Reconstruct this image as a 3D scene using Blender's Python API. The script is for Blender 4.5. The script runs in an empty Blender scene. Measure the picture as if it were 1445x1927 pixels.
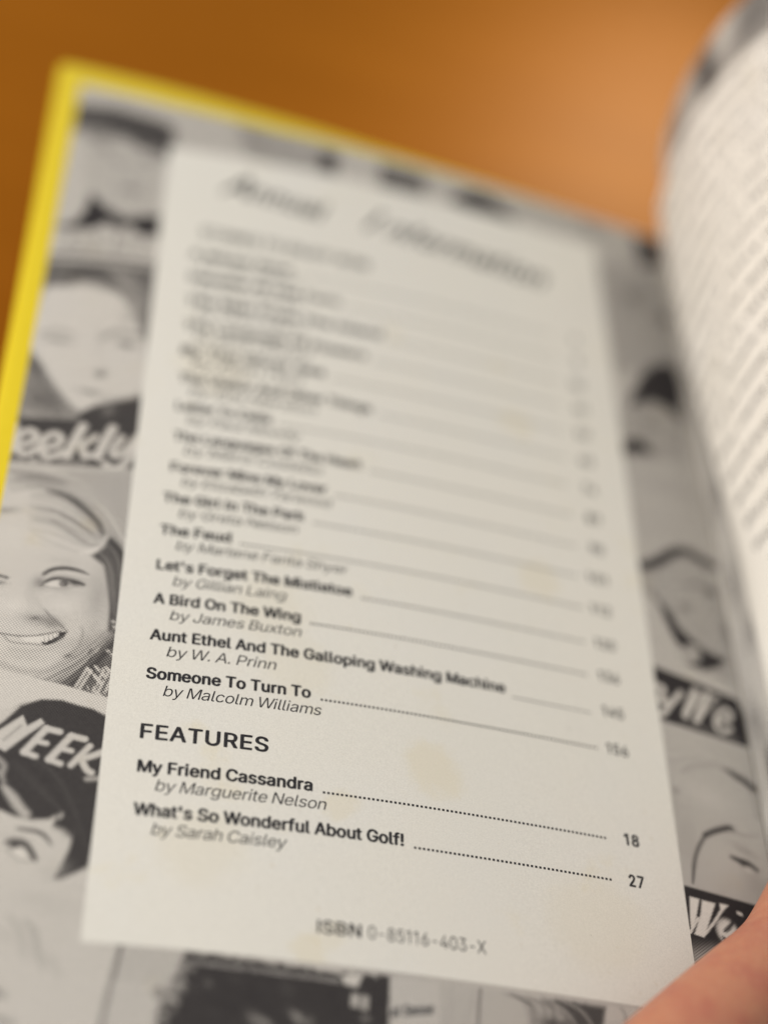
import bpy, bmesh, math, random
import numpy as np
from mathutils import Vector, Matrix

random.seed(7)
rng = np.random.default_rng(7)
scene = bpy.context.scene
col = scene.collection
S = 0.0009                       # one page unit = 0.9 mm

# ------------------------------------------------------------------ camera
# page frame: u to the right, v down the page, z out of the page
RC = np.array([[0.9459213553475858, 0.012294086881319069, -0.32416299129472015],
               [0.19874402211445757, 0.7678167504382184, 0.6090634215090106],
               [0.2563856532085097, -0.6405515538770078, 0.7238508849580807]])
TC = np.array([-70.45973932994178, -127.58757328850098, 558.7962463616195])
FPX, CX, CY = 3132.677, 722.5, 963.5
BEND_L, BEND_R = 6.3078, 3.3593
cam_pos = -RC.T @ TC             # (u, v, w) with w away from the reader
flip = np.diag([1, -1, -1])
rot = flip @ RC.T @ np.diag([1, -1, -1])
cam_data = bpy.data.cameras.new("camera")
cam = bpy.data.objects.new("camera", cam_data)
col.objects.link(cam)
m4 = Matrix([[rot[i][j] for j in range(3)] + [0] for i in range(3)] + [[0, 0, 0, 1]])
cp = flip @ cam_pos * S
m4.translation = Vector(cp)
cam.matrix_world = m4
cam_data.sensor_fit = 'VERTICAL'
cam_data.sensor_height = 36.0
cam_data.sensor_width = 27.0
cam_data.lens = 36.0 * FPX / 1927.0
cam_data.clip_start = 0.01
cam_data.clip_end = 50
cam_data.dof.use_dof = True
cam_data.dof.focus_distance = 425.0 * S
cam_data.dof.aperture_fstop = 2.65
scene.camera = cam

# ------------------------------------------------------------------ light
world = bpy.data.worlds.new("World")
scene.world = world
world.use_nodes = True
world.node_tree.nodes["Background"].inputs[0].default_value = (1.0, 0.98, 0.95, 1)
world.node_tree.nodes["Background"].inputs[1].default_value = 0.50


def area(name, loc, target, size, power, color):
    d = bpy.data.lights.new(name, 'AREA')
    d.shape = 'RECTANGLE'
    d.size, d.size_y = size
    d.energy = power
    d.color = color
    o = bpy.data.objects.new(name, d)
    col.objects.link(o)
    o.location = loc
    o.rotation_euler = (Vector(target) - Vector(loc)).to_track_quat('-Z', 'Y').to_euler()
    return o


area("left_key_light", (-0.95, -0.25, 0.66), (0.08, -0.12, 0), (0.7, 0.7), 13.4, (1.0, 0.955, 0.89))  # unseen soft key light, set low at the left to brighten the text page
sd = bpy.data.lights.new("reading_lamp", 'SPOT')
sd.energy = 49
sd.color = (1.0, 0.96, 0.72)
sd.shadow_soft_size = 0.07
sd.spot_size = math.radians(17.5)
sd.spot_blend = 1.0
spot = bpy.data.objects.new("reading_lamp", sd)
col.objects.link(spot)
spot.location = (0.50, 0.82, 0.46)
spot.rotation_euler = (Vector((0.215, 0.165, -0.07)) - spot.location).to_track_quat('-Z', 'Y').to_euler()

scene.view_settings.view_transform = 'Standard'
scene.view_settings.look = 'None'
scene.view_settings.exposure = 0
scene.view_settings.gamma = 1
scene.view_settings.use_curve_mapping = False
scene.cycles.use_denoising = True
scene.cycles.max_bounces = 6


# ------------------------------------------------------------------ helpers
def sag(u):
    s = (np.asarray(u, float) - 90.0) / 90.0
    return np.where(s < 0, BEND_L, BEND_R) * s * s


def W(u, v, z=0.0):
    """page units to world metres (z above the curved page)"""
    u = np.asarray(u, float)
    v = np.asarray(v, float)
    zz = np.asarray(z, float) - sag(u)
    return np.stack(np.broadcast_arrays(u * S, -v * S, zz * S), -1)


def P(x, y):
    """where on the curved page a spot of the photograph lies"""
    d = RC.T @ np.array([(x - CX) / FPX, (y - CY) / FPX, 1.0])
    o = cam_pos
    h = 0.0
    for _ in range(25):
        t = (h - o[2]) / d[2]
        q = o + t * d
        h = float(sag(q[0]))
    return q[0], q[1]


def lin(g):
    c = np.asarray(g, float) / 255.0
    return np.where(c <= 0.04045, c / 12.92, ((c + 0.055) / 1.055) ** 2.4)


def mesh_obj(name, verts, faces, mat, parent=None, smooth=False):
    me = bpy.data.meshes.new(name)
    verts = np.asarray(verts, np.float32).reshape(-1, 3)
    if isinstance(faces, np.ndarray):
        n, k = faces.shape
        me.vertices.add(len(verts))
        me.vertices.foreach_set("co", verts.ravel())
        me.loops.add(n * k)
        me.loops.foreach_set("vertex_index", faces.astype(np.int32).ravel())
        me.polygons.add(n)
        me.polygons.foreach_set("loop_start", np.arange(0, n * k, k, dtype=np.int32))
        me.update(calc_edges=True)
    else:
        me.from_pydata([tuple(map(float, v)) for v in verts], [], faces)
        me.update()
    if smooth:
        me.polygons.foreach_set("use_smooth", np.ones(len(me.polygons), bool))
    me.materials.append(mat)
    o = bpy.data.objects.new(name, me)
    col.objects.link(o)
    if parent:
        o.parent = parent
    return o


def grid_faces(nu, nv):
    i, j = np.meshgrid(np.arange(nu - 1), np.arange(nv - 1), indexing='ij')
    a = i * nv + j
    return np.stack([a, a + 1, a + nv + 1, a + nv], -1).reshape(-1, 4)


def tag(o, label=None, cat=None, group=None, kind=None):
    if label: o["label"] = label
    if cat: o["category"] = cat
    if group: o["group"] = group
    if kind: o["kind"] = kind
    return o


# ------------------------------------------------------------------ materials
class NT:
    def __init__(self, name):
        self.m = bpy.data.materials.new(name)
        self.m.use_nodes = True
        self.t = self.m.node_tree
        self.b = self.t.nodes["Principled BSDF"]

    def n(self, kind, **kw):
        nd = self.t.nodes.new(kind)
        for k, v in kw.items():
            if k.startswith('i_'):
                nd.inputs[k[2:].replace('_', ' ')].default_value = v
            else:
                setattr(nd, k, v)
        return nd

    def l(self, a, b):
        self.t.links.new(a, b)

    def math(self, op, a, b=None, c=None, clamp=False):
        nd = self.t.nodes.new('ShaderNodeMath')
        nd.operation = op
        nd.use_clamp = clamp
        for i, x in enumerate((a, b, c)):
            if x is None: continue
            if isinstance(x, (int, float)): nd.inputs[i].default_value = x
            else: self.l(x, nd.inputs[i])
        return nd.outputs[0]

    def mix(self, fac, a, b, blend='MIX'):
        nd = self.t.nodes.new('ShaderNodeMix')
        nd.data_type = 'RGBA'
        nd.blend_type = blend
        for s, x in ((nd.inputs[0], fac), (nd.inputs[6], a), (nd.inputs[7], b)):
            if isinstance(x, (int, float)): s.default_value = x
            elif isinstance(x, tuple): s.default_value = (*x, 1)
            else: self.l(x, s)
        return nd.outputs[2]

    def noise(self, scale, detail=3, rough=0.55, vec=None):
        nd = self.n('ShaderNodeTexNoise')
        nd.inputs['Scale'].default_value = scale
        nd.inputs['Detail'].default_value = detail
        nd.inputs['Roughness'].default_value = rough
        self.l(vec if vec is not None else self.coord(), nd.inputs['Vector'])
        return nd.outputs['Fac']

    def coord(self):
        if not hasattr(self, '_c'):
            self._c = self.n('ShaderNodeTexCoord').outputs['Object']
        return self._c

    def ramp(self, x, a, b):
        nd = self.n('ShaderNodeMapRange')
        nd.interpolation_type = 'SMOOTHSTEP'
        self.l(x, nd.inputs[0])
        nd.inputs[1].default_value = a
        nd.inputs[2].default_value = b
        return nd.outputs[0]

    def bump(self, h, strength, dist):
        nd = self.n('ShaderNodeBump')
        nd.inputs['Strength'].default_value = strength
        nd.inputs['Distance'].default_value = dist
        self.l(h, nd.inputs['Height'])
        self.l(nd.outputs[0], self.b.inputs['Normal'])


PAPER = (0.675, 0.650, 0.592)


def paper_colour(t, base):
    """warm, slightly foxed paper"""
    c = t.mix(t.math('MULTIPLY', t.ramp(t.noise(38, 3), 0.40, 0.72), 0.55), base,
              tuple(x * k for x, k in zip(base, (0.985, 0.995, 1.02))))
    st = t.math('MULTIPLY', t.ramp(t.noise(55, 4, 0.6), 0.60, 0.76), 0.55)
    c = t.mix(st, c, tuple(x * k for x, k in zip(base, (0.97, 0.92, 0.78))))
    big = t.math('MULTIPLY', t.ramp(t.noise(13, 2), 0.45, 0.7), 0.45)
    c = t.mix(big, c, tuple(x * k for x, k in zip(base, (0.97, 0.98, 0.98))))
    fib = t.noise(1500, 3, 0.7)
    fib2 = t.noise(3000, 3, 0.75)
    k = t.math('ADD', t.math('MULTIPLY', fib, 0.16), t.math('MULTIPLY', fib2, 0.34))
    k = t.math('ADD', k, 0.75)
    cc = t.n('ShaderNodeCombineXYZ')
    for i in range(3): t.l(k, cc.inputs[i])
    c = t.mix(1.0, c, cc.outputs[0], 'MULTIPLY')
    # odd dark specks in the stock
    sp = t.ramp(t.noise(1100, 1, 0.4), 0.80, 0.86)
    c = t.mix(t.math('MULTIPLY', sp, 0.55), c, (0.18, 0.15, 0.12))
    fx = t.ramp(t.noise(330, 2, .5), 0.70, 0.78)
    c = t.mix(t.math('MULTIPLY', fx, .22), c, (0.50, 0.40, 0.26))
    return c, t.math('ADD', fib, t.math('MULTIPLY', fib2, 0.6))


def mat_paper(name, base=PAPER, stains=True):
    t = NT(name)
    c, h = paper_colour(t, base)
    if stains:
        # foxing spots of the contents panel: (u, v, radius)
        for (su, sv, sr, amt) in ((85, 231.5, 10.5, .42), (120, 160, 9, .34), (118, 100, 8, .3), (48, 206, 13, .22),
                                  (40, 188, 14, .2), (20, 102, 15, .24), (58, 281, 5, .28), (26, 262, 14, .22),
                                  (60, 246, 6, .35), (52, 286, 5, .4), (128, 268, 18, .2)):
            vm = t.n('ShaderNodeVectorMath', operation='DISTANCE')
            t.l(t.coord(), vm.inputs[0])
            vm.inputs[1].default_value = (su * S, -sv * S, -float(sag(su)) * S)
            d = t.math('ADD', vm.outputs['Value'], t.math('MULTIPLY', t.math('SUBTRACT', t.noise(120, 4, .65), .5), 0.011))
            f = t.n('ShaderNodeMapRange', interpolation_type='SMOOTHSTEP')
            t.l(d, f.inputs[0])
            f.inputs[1].default_value = sr * S
            f.inputs[2].default_value = sr * S * .45
            c = t.mix(t.math('MULTIPLY', f.outputs[0], amt), c, tuple(x * k for x, k in zip(base, (0.95, 0.88, 0.70))))
    t.l(c, t.b.inputs['Base Color'])
    t.b.inputs['Roughness'].default_value = 0.85
    t.b.inputs['Specular IOR Level'].default_value = 0.25
    t.bump(h, 0.35, 0.00008)
    return t.m


def mat_print(name, base=PAPER, dots=True):
    """paper carrying a halftone print; 'tone' is the printed density on each spot"""
    t = NT(name)
    c, h = paper_colour(t, base)
    a = t.n('ShaderNodeAttribute', attribute_name='tone').outputs['Fac']
    if dots:
        sx = t.n('ShaderNodeSeparateXYZ')
        t.l(t.coord(), sx.inputs[0])
        k = 2 * math.pi / (0.62 * S)
        ca, sa = math.cos(math.radians(38)), math.sin(math.radians(38))
        p = t.math('ADD', t.math('MULTIPLY', sx.outputs[0], k * ca), t.math('MULTIPLY', sx.outputs[1], k * sa))
        q = t.math('SUBTRACT', t.math('MULTIPLY', sx.outputs[0], k * sa), t.math('MULTIPLY', sx.outputs[1], k * ca))
        w = t.math('MULTIPLY', t.math('ADD', t.math('SINE', p), t.math('SINE', q)), 0.5)
        amp = t.math('MULTIPLY', t.math('MULTIPLY', a, t.math('SUBTRACT', 1.0, a)), 1.9)
        grain = t.math('MULTIPLY', t.math('SUBTRACT', t.noise(900, 3, .7), .5), 0.16)
        a = t.math('ADD', a, t.math('MULTIPLY', w, amp))
        a = t.math('ADD', a, t.math('MULTIPLY', grain, t.math('ADD', amp, 0.25)), clamp=True)
    c = t.mix(a, (0.025, 0.0215, 0.0225), c)
    t.l(c, t.b.inputs['Base Color'])
    t.b.inputs['Roughness'].default_value = 0.8
    t.b.inputs['Specular IOR Level'].default_value = 0.25
    t.bump(h, 0.3, 0.00008)
    return t.m


def mat_ink(name, c=(0.021, 0.020, 0.022), r=0.6):
    t = NT(name)
    f = t.noise(2600, 3, .7)
    t.l(t.mix(t.ramp(f, .35, .8), c, tuple(x * 1.5 + .004 for x in c)), t.b.inputs['Base Color'])
    t.b.inputs['Roughness'].default_value = r
    t.b.inputs['Specular IOR Level'].default_value = 0.2
    return t.m


def mat_yellow():
    t = NT("yellow_cover_cloth")
    f = t.noise(300, 4, .6)
    g = t.noise(2400, 2, .6)
    c = t.mix(f, (0.68, 0.51, 0.010), (0.74, 0.57, 0.016))
    t.l(c, t.b.inputs['Base Color'])
    t.b.inputs['Roughness'].default_value = 0.42
    t.b.inputs['Specular IOR Level'].default_value = 0.35
    t.bump(g, .15, .0001)
    return t.m


def mat_table():
    t = NT("orange_brown_tabletop")
    mp = t.n('ShaderNodeMapping')
    mp.inputs['Scale'].default_value = (3.0, 22.0, 1.0)
    mp.inputs['Rotation'].default_value = (0, 0, math.radians(14))
    t.l(t.coord(), mp.inputs[0])
    f = t.noise(2.2, 6, .6, mp.outputs[0])
    g = t.noise(1.1, 2, .5)
    c = t.mix(t.ramp(f, .3, .75), (0.30, 0.099, 0.0065), (0.335, 0.113, 0.008))
    c = t.mix(t.math('MULTIPLY', g, .25), c, (0.275, 0.088, 0.005))
    t.l(c, t.b.inputs['Base Color'])
    t.b.inputs['Roughness'].default_value = 0.4
    t.b.inputs['Specular IOR Level'].default_value = 0.015
    return t.m


def mat_skin(name="skin"):
    t = NT(name)
    f = t.noise(95, 5, .65)
    g = t.noise(420, 3, .6)
    c = t.mix(t.ramp(f, .35, .7), (0.51, 0.215, 0.122), (0.455, 0.155, 0.098))
    c = t.mix(t.math('MULTIPLY', t.ramp(g, .45, .75), .25), c, (0.58, 0.27, 0.165))
    t.l(c, t.b.inputs['Base Color'])
    t.b.inputs['Roughness'].default_value = 0.5
    t.b.inputs['Subsurface Weight'].default_value = 0.25
    t.b.inputs['Subsurface Radius'].default_value = (0.004, 0.0016, 0.0008)
    t.b.inputs['Subsurface Scale'].default_value = 0.6
    vo = t.n('ShaderNodeTexVoronoi')
    vo.inputs['Scale'].default_value = 900
    t.l(t.coord(), vo.inputs['Vector'])
    h = t.math('ADD', vo.outputs['Distance'], t.math('MULTIPLY', t.noise(220, 3), 1.5))
    t.bump(h, .35, .0003)
    return t.m


def mat_nail():
    t = NT("fingernail")
    f = t.noise(200, 2)
    t.l(t.mix(f, (0.62, 0.34, 0.27), (0.68, 0.40, 0.32)), t.b.inputs['Base Color'])
    t.b.inputs['Roughness'].default_value = 0.3
    return t.m


M_print = mat_print("collage_print", (0.682, 0.640, 0.583))
M_panel = mat_paper("contents_paper")
M_text_paper = mat_paper("text_paper", (0.775, 0.735, 0.67), stains=False)
M_edge = mat_paper("page_edges", (0.55, 0.47, 0.36), stains=False)
M_ink = mat_ink("black_ink")
M_ink_grey = mat_ink("grey_ink", (0.05, 0.05, 0.053))
M_ink_dim = mat_ink("text_page_ink", (0.05, 0.045, 0.05))
M_light_print = mat_ink("light_print", (0.33, 0.31, 0.29))
M_yellow = mat_yellow()
M_skin = mat_skin()

# ------------------------------------------------------------------ setting: the table
t0 = -78.0
n = 24
xs = np.linspace(-2.0, 3.0, n)
ys = np.linspace(-1.5, 5.0, n)
X, Y = np.meshgrid(xs, ys, indexing='ij')
tv = np.stack([X, Y, np.full_like(X, t0 * S)], -1).reshape(-1, 3)
table = mesh_obj("tabletop", tv, grid_faces(n, n)[:, ::-1], mat_table())
tag(table, "plain orange brown tabletop blurred behind the open book", "tabletop", kind="structure")

# ------------------------------------------------------------------ the book
book = bpy.data.objects.new("book", None)
book.empty_display_size = 0.05
col.objects.link(book)
tag(book, "open yellow hardback annual showing its contents page on a black and white collage endpaper", "book")


def rounded_outline(u0, v0, u1, v1, r, nseg=8, step=6.0):
    pts = []
    for (cu, cv, a0) in ((u0 + r, v0 + r, 180), (u1 - r, v0 + r, 270), (u1 - r, v1 - r, 0), (u0 + r, v1 - r, 90)):
        for k in range(nseg + 1):
            a = math.radians(a0 + 90.0 * k / nseg)
            pts.append((cu + r * math.cos(a), cv + r * math.sin(a)))
    return pts


def cover_top(u):
    return np.interp(u, [-40, 24, 75, 111, 150, 184], [-40.0, -29.5, -23.3, -21.0, -19.6, -19.0])


def cover_surf(u, v, z):
    f = np.clip((329 - np.asarray(v, float)) / 329.0, 0, 2)
    return W(u, v + (cover_top(u) + 39.5) * f, z)


def board(name, u0, v0, u1, v1, z1, z0, r, mat, parent, bev=0.7, surf=W):
    """a bound board that follows the page curve, built as a lofted slab with softened rims"""
    nu, nv = 60, 70

    def ring(inset):
        return rounded_outline(u0 + inset, v0 + inset, u1 - inset, v1 - inset, max(r - inset, .3))
    levels = [(bev * 1.0, z1), (bev * .3, z1 - bev * .3), (0, z1 - bev), (0, z0 + bev), (bev * .3, z0 + bev * .3), (bev, z0)]
    rings = [ring(i) for i, _ in levels]
    npt = len(rings[0])
    # refine the long sides
    def refine(rg):
        out = []
        for k in range(npt):
            a, b = rg[k], rg[(k + 1) % npt]
            m = 24 if math.dist(a, b) > 20 else 1
            for q in range(m):
                f = q / m
                out.append((a[0] + (b[0] - a[0]) * f, a[1] + (b[1] - a[1]) * f))
        return out
    rings = [refine(rg) for rg in rings]
    npt = len(rings[0])
    verts, faces = [], []
    for rg, (_, z) in zip(rings, levels):
        for (u, v) in rg:
            verts.append(surf(u, v, z))
    for k in range(len(levels) - 1):
        for q in range(npt):
            a = k * npt + q
            b = k * npt + (q + 1) % npt
            faces.append((a, b, b + npt, a + npt))
    # caps: strips across u so the curve is kept
    bm = bmesh.new()
    bv = [bm.verts.new(v) for v in verts]
    for f in faces: bm.faces.new([bv[i] for i in f])
    for k in (0, len(levels) - 1):
        rg = rings[k]
        z = levels[k][1]
        # pair points of equal u on the top and bottom sides
        us = sorted(set(round(p[0], 3) for p in rg))
        top = {}
        bot = {}
        vm = (v0 + v1) / 2
        for q, (u, v) in enumerate(rg):
            (top if v < vm else bot).setdefault(round(u, 3), []).append(q)
        prev = None
        for u in us:
            if u in top and u in bot:
                tq = min(top[u], key=lambda q: rg[q][1])
                bq = max(bot[u], key=lambda q: rg[q][1])
                if prev:
                    try: bm.faces.new([bv[k * npt + i] for i in (prev[0], tq, bq, prev[1])])
                    except ValueError: pass
                prev = (tq, bq)
    bmesh.ops.recalc_face_normals(bm, faces=bm.faces)
    me = bpy.data.meshes.new(name)
    bm.to_mesh(me)
    bm.free()
    me.polygons.foreach_set("use_smooth", np.ones(len(me.polygons), bool))
    me.materials.append(mat)
    o = bpy.data.objects.new(name, me)
    col.objects.link(o)
    o.parent = parent
    return o


cover = board("front_cover", -40.1, -39.5, 184.5, 329, -0.35, -4.2, 3.5, M_yellow, book, bev=0.6, surf=cover_surf)

# ---- printed endpaper -------------------------------------------------------
EU0, EU1, EV1 = -31.9, 184.0, 318.0


def ep_top(u):
    return np.interp(u, [-32, 0, 35, 75, 110, 150, 184], [-28.0, -22.5, -18.5, -17.0, -16.5, -16.0, -16.5])


class Print:
    """paints printed tones (0 ink .. 1 paper) onto page positions"""
    def __init__(self, u, v, g0):
        self.u, self.v = u, v
        self.t = np.full(u.shape, float(tone(g0)))

    def sel(self, pts, pad):
        p = np.asarray(pts)
        return np.nonzero((self.u > p[:, 0].min() - pad) & (self.u < p[:, 0].max() + pad) &
                          (self.v > p[:, 1].min() - pad) & (self.v < p[:, 1].max() + pad))[0]

    def put(self, i, a, g):
        self.t[i] = self.t[i] * (1 - a) + float(tone(g)) * a

    def poly(self, px, g, soft=6, a=1.0, smooth=False, wob=0.0):
        pts = [P(*q) for q in px]
        if smooth: pts = spline(pts, True)
        pts = np.array(pts)
        soft = soft * UPX
        i = self.sel(pts, soft * 2 + 1)
        if not len(i): return
        U, V = self.u[i], self.v[i]
        if wob:
            U = U + wob * fbm(self.u[i] * .9, self.v[i] * .9)
            V = V + wob * fbm(self.u[i] * .9 + 31, self.v[i] * .9 + 17)
        d2 = np.full(len(i), 1e9)
        ins = np.zeros(len(i), bool)
        for k in range(len(pts)):
            x0, y0 = pts[k]
            x1, y1 = pts[(k + 1) % len(pts)]
            dx, dy = x1 - x0, y1 - y0
            L = dx * dx + dy * dy + 1e-12
            s = np.clip(((U - x0) * dx + (V - y0) * dy) / L, 0, 1)
            d2 = np.minimum(d2, (U - x0 - s * dx) ** 2 + (V - y0 - s * dy) ** 2)
            c = (y0 > V) != (y1 > V)
            if abs(dy) > 1e-12:
                ins ^= c & (U < (V - y0) * dx / dy + x0)
        sd = np.sqrt(d2) * np.where(ins, 1, -1)
        q = np.clip(sd / soft * .5 + .5, 0, 1)
        self.put(i, a * q * q * (3 - 2 * q), g)

    def stroke(self, px, w, g, soft=3, a=1.0, taper=(1, 1), curve=True):
        pts = [P(*q) for q in px]
        if curve and len(pts) > 2: pts = spline(pts, False)
        pts = np.array(pts)
        w *= UPX
        soft = soft * UPX
        i = self.sel(pts, soft + w + .5)
        if not len(i): return
        U, V = self.u[i], self.v[i]
        best = np.full(len(i), 1e9)
        n = len(pts) - 1
        for k in range(n):
            x0, y0 = pts[k]
            x1, y1 = pts[k + 1]
            dx, dy = x1 - x0, y1 - y0
            L = dx * dx + dy * dy + 1e-12
            s = np.clip(((U - x0) * dx + (V - y0) * dy) / L, 0, 1)
            d = np.sqrt((U - x0 - s * dx) ** 2 + (V - y0 - s * dy) ** 2)
            f = (k + s) / n
            mid = 4 * f * (1 - f)
            ww = w * .5 * ((taper[0] * (1 - f) + taper[1] * f) * (1 - mid) + mid)
            best = np.minimum(best, d - ww)
        q = np.clip(.5 - best / soft * .5, 0, 1)
        self.put(i, a * q * q * (3 - 2 * q), g)

    def blob(self, c, rx, ry, g, a=.8, ang=0, power=1.0):
        cu, cv = P(*c)
        rx, ry = rx * UPX, ry * UPX
        i = self.sel([(cu, cv)], max(rx, ry) * 2.2)
        if not len(i): return
        ca, sa = math.cos(math.radians(ang)), math.sin(math.radians(ang))
        x = (self.u[i] - cu) * ca + (self.v[i] - cv) * sa
        y = -(self.u[i] - cu) * sa + (self.v[i] - cv) * ca
        self.put(i, a * np.exp(-((x / rx) ** 2 + (y / ry) ** 2) ** power), g)

    def hair(self, px_a, px_b, n, w, g, a=.5, jit=6, bulge=0.0, soft=3):
        """n strands fanned between two guide lines"""
        A, B = np.array(px_a, float), np.array(px_b, float)
        for _ in range(n):
            f = random.random()
            L = A * (1 - f) + B * f + np.array([[random.gauss(0, jit), random.gauss(0, jit)]] * len(A)) * .5
            gg = random.choice(g) if isinstance(g, (list, tuple)) else g
            self.stroke([tuple(q) for q in L], w * random.uniform(.5, 1.4), gg, soft, a * random.uniform(.5, 1), (.3, .2))


UPX = 1 / 7.0                    # page units per photograph pixel


def tone(g):
    # printed density that reads as grey value g of the photograph
    return np.clip((lin(g) / lin(211.0) * 0.62 - 0.022) / (0.62 - 0.022), 0, 1)


def spline(pts, closed):
    n = len(pts)
    out = []
    rngk = range(n if closed else n - 1)
    for k in rngk:
        p0 = np.array(pts[(k - 1) % n] if closed or k > 0 else pts[0])
        p1 = np.array(pts[k])
        p2 = np.array(pts[(k + 1) % n])
        p3 = np.array(pts[(k + 2) % n] if closed or k + 2 < n else pts[-1])
        for q in range(5):
            s = q / 5
            out.append(tuple(.5 * ((2 * p1) + (-p0 + p2) * s + (2 * p0 - 5 * p1 + 4 * p2 - p3) * s * s + (-p0 + 3 * p1 - 3 * p2 + p3) * s ** 3)))
    if not closed: out.append(tuple(pts[-1]))
    return out


_perm = rng.random((64, 64))


def vnoise(x, y):
    xi, yi = np.floor(x).astype(int), np.floor(y).astype(int)
    fx, fy = x - xi, y - yi
    fx, fy = fx * fx * (3 - 2 * fx), fy * fy * (3 - 2 * fy)
    g = lambda a, b: _perm[a % 64, b % 64]
    return (g(xi, yi) * (1 - fx) + g(xi + 1, yi) * fx) * (1 - fy) + (g(xi, yi + 1) * (1 - fx) + g(xi + 1, yi + 1) * fx) * fy - .5


def fbm(x, y):
    return vnoise(x, y) + .5 * vnoise(2.1 * x + 5, 2.1 * y + 9) + .25 * vnoise(4.3 * x + 1, 4.3 * y + 3)


#PAINT_BEGIN
def paint(p):
    R = random.uniform
    # ---------- whole sheet: pale cover photographs of differing greys
    p.t *= 1 + .10 * fbm(p.u * .05, p.v * .05)
    # ---------- left column, top cover: woman in a wide dark hat
    p.poly([(150, 150), (420, 225), (420, 300), (300, 262), (150, 205)], 168, 10)
    p.poly([(140, 196), (220, 203), (300, 226), (380, 262), (380, 300), (300, 300), (240, 262), (130, 262)], 62, 10)
    p.blob((170, 248), 66, 30, 124, .9, 8)
    p.blob((172, 310), 16, 50, 96, .85)
    p.blob((262, 268), 34, 16, 80, .9, 20)
    p.poly([(160, 268), (230, 262), (262, 285), (300, 292), (300, 400), (262, 410), (215, 405), (182, 375), (165, 330)], 166, 22, smooth=True)
    p.blob((196, 276), 20, 24, 128, .75)
    p.blob((248, 357), 24, 8, 84, .9, 6)
    p.blob((280, 302), 20, 7, 84, .8, 12)
    p.blob((224, 305), 16, 6, 88, .8, 8)
    p.blob((252, 330), 8, 7, 120, .7)
    p.poly([(120, 250), (160, 248), (165, 340), (160, 385), (140, 420), (105, 420)], 174, 12)
    p.poly([(172, 362), (200, 390), (235, 410), (300, 404), (300, 445), (225, 440), (190, 430), (130, 432), (100, 425), (140, 418), (160, 396)], 42, 6)
    p.poly([(100, 433), (180, 432), (200, 418), (222, 432), (245, 424), (262, 442), (300, 458), (300, 492), (90, 478)], 174, 7)
    for x in (128, 152, 180, 216, 238, 268):
        p.stroke([(x + 6, 440), (x - 3, 476)], 6, 84, 5, .7)
    p.stroke([(85, 480), (180, 484), (300, 500)], 10, 50, 5, .95)
    # ---------- left column, second cover: light face, dark fringe
    p.poly([(70, 488), (300, 506), (290, 800), (30, 800)], 140, 8)
    p.poly([(80, 492), (290, 508), (285, 560), (220, 545), (160, 530), (85, 545)], 88, 8)
    p.poly([(138, 498), (200, 502), (190, 514), (160, 520), (128, 530)], 44, 7)
    p.blob((225, 512), 50, 6, 96, .8, 6)
    p.poly([(85, 545), (130, 538), (165, 530), (200, 541), (232, 562), (255, 600), (272, 640), (275, 700), (265, 738), (215, 750), (178, 762), (152, 774), (128, 755), (100, 718), (75, 680), (55, 640)], 188, 9, smooth=True)
    p.hair([(205, 515), (245, 545), (268, 610)], [(245, 512), (272, 545), (285, 640)], 26, 7, [118, 130, 160, 150], .6)
    p.blob((250, 553), 14, 18, 112, .7, -30)
    p.poly([(262, 590), (285, 570), (282, 650), (266, 628)], 98, 9)
    p.blob((240, 598), 14, 20, 158, .7, -20)
    p.blob((110, 640), 26, 6, 96, .85, 4)
    p.stroke([(80, 628), (108, 622), (138, 630)], 6, 100, 4, .8)
    p.stroke([(192, 636), (222, 624), (262, 632)], 8, 90, 5, .85)
    p.blob((238, 648), 20, 8, 78, .95, 8)
    p.blob((188, 640), 9, 40, 172, .6, -6)
    p.blob((190, 703), 12, 10, 92, .95)
    p.blob((155, 704), 14, 5, 172, .5)
    p.blob((172, 738), 26, 6, 104, .85, 8)
    p.blob((205, 746), 24, 5, 172, .6, 8)
    p.poly([(55, 650), (78, 690), (104, 726), (130, 760), (150, 776), (150, 800), (20, 800)], 128, 8)
    p.blob((68, 690), 12, 26, 52, .9, -30)
    p.blob((80, 752), 28, 20, 50, .9, 10)
    p.blob((58, 778), 12, 10, 140, .6)
    p.poly([(152, 776), (180, 764), (268, 748), (268, 800), (140, 800)], 60, 6)
    p.blob((205, 772), 12, 16, 128, .5, 20)
    p.hair([(205, 512), (250, 540), (275, 620)], [(250, 510), (285, 560), (285, 660)], 40, 3, [80, 100, 175, 120], .6, soft=3)
    p.hair([(80, 500), (140, 505), (200, 520)], [(85, 535), (140, 530), (210, 545)], 30, 3, [70, 90, 130], .6, soft=3)
    p.hair([(50, 660), (80, 710), (120, 770)], [(40, 760), (70, 780), (100, 795)], 30, 4, [70, 90, 150, 110], .6, soft=3)
    # ---------- masthead band "eekly"
    p.poly([(20, 786), (150, 790), (275, 796), (270, 884), (130, 876), (0, 868)], 60, 5)
    L = 186
    def e_(x, y, w=15):
        p.stroke([(x - 14, y + 8), (x + 10, y - 1), (x + 14, y - 13), (x + 2, y - 20), (x - 16, y - 11), (x - 23, y + 8), (x - 14, y + 22), (x + 4, y + 22), (x + 16, y + 14)], w, L, 5)
        p.blob((x - 2, y - 6), 5, 3, 95, .8, -30)
    p.stroke([(30, 800), (18, 850)], 16, L, 5)
    e_(54, 830)
    e_(101, 836)
    p.stroke([(157, 802), (140, 832), (126, 858)], 19, L, 5)
    p.stroke([(181, 822), (158, 836)], 14, L, 5)
    p.stroke([(154, 836), (160, 858), (172, 856)], 15, L, 5)
    p.stroke([(213, 806), (196, 835), (184, 860)], 19, L, 5)
    p.stroke([(230, 824), (214, 846), (216, 858), (232, 852), (262, 822)], 15, L, 5)
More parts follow.
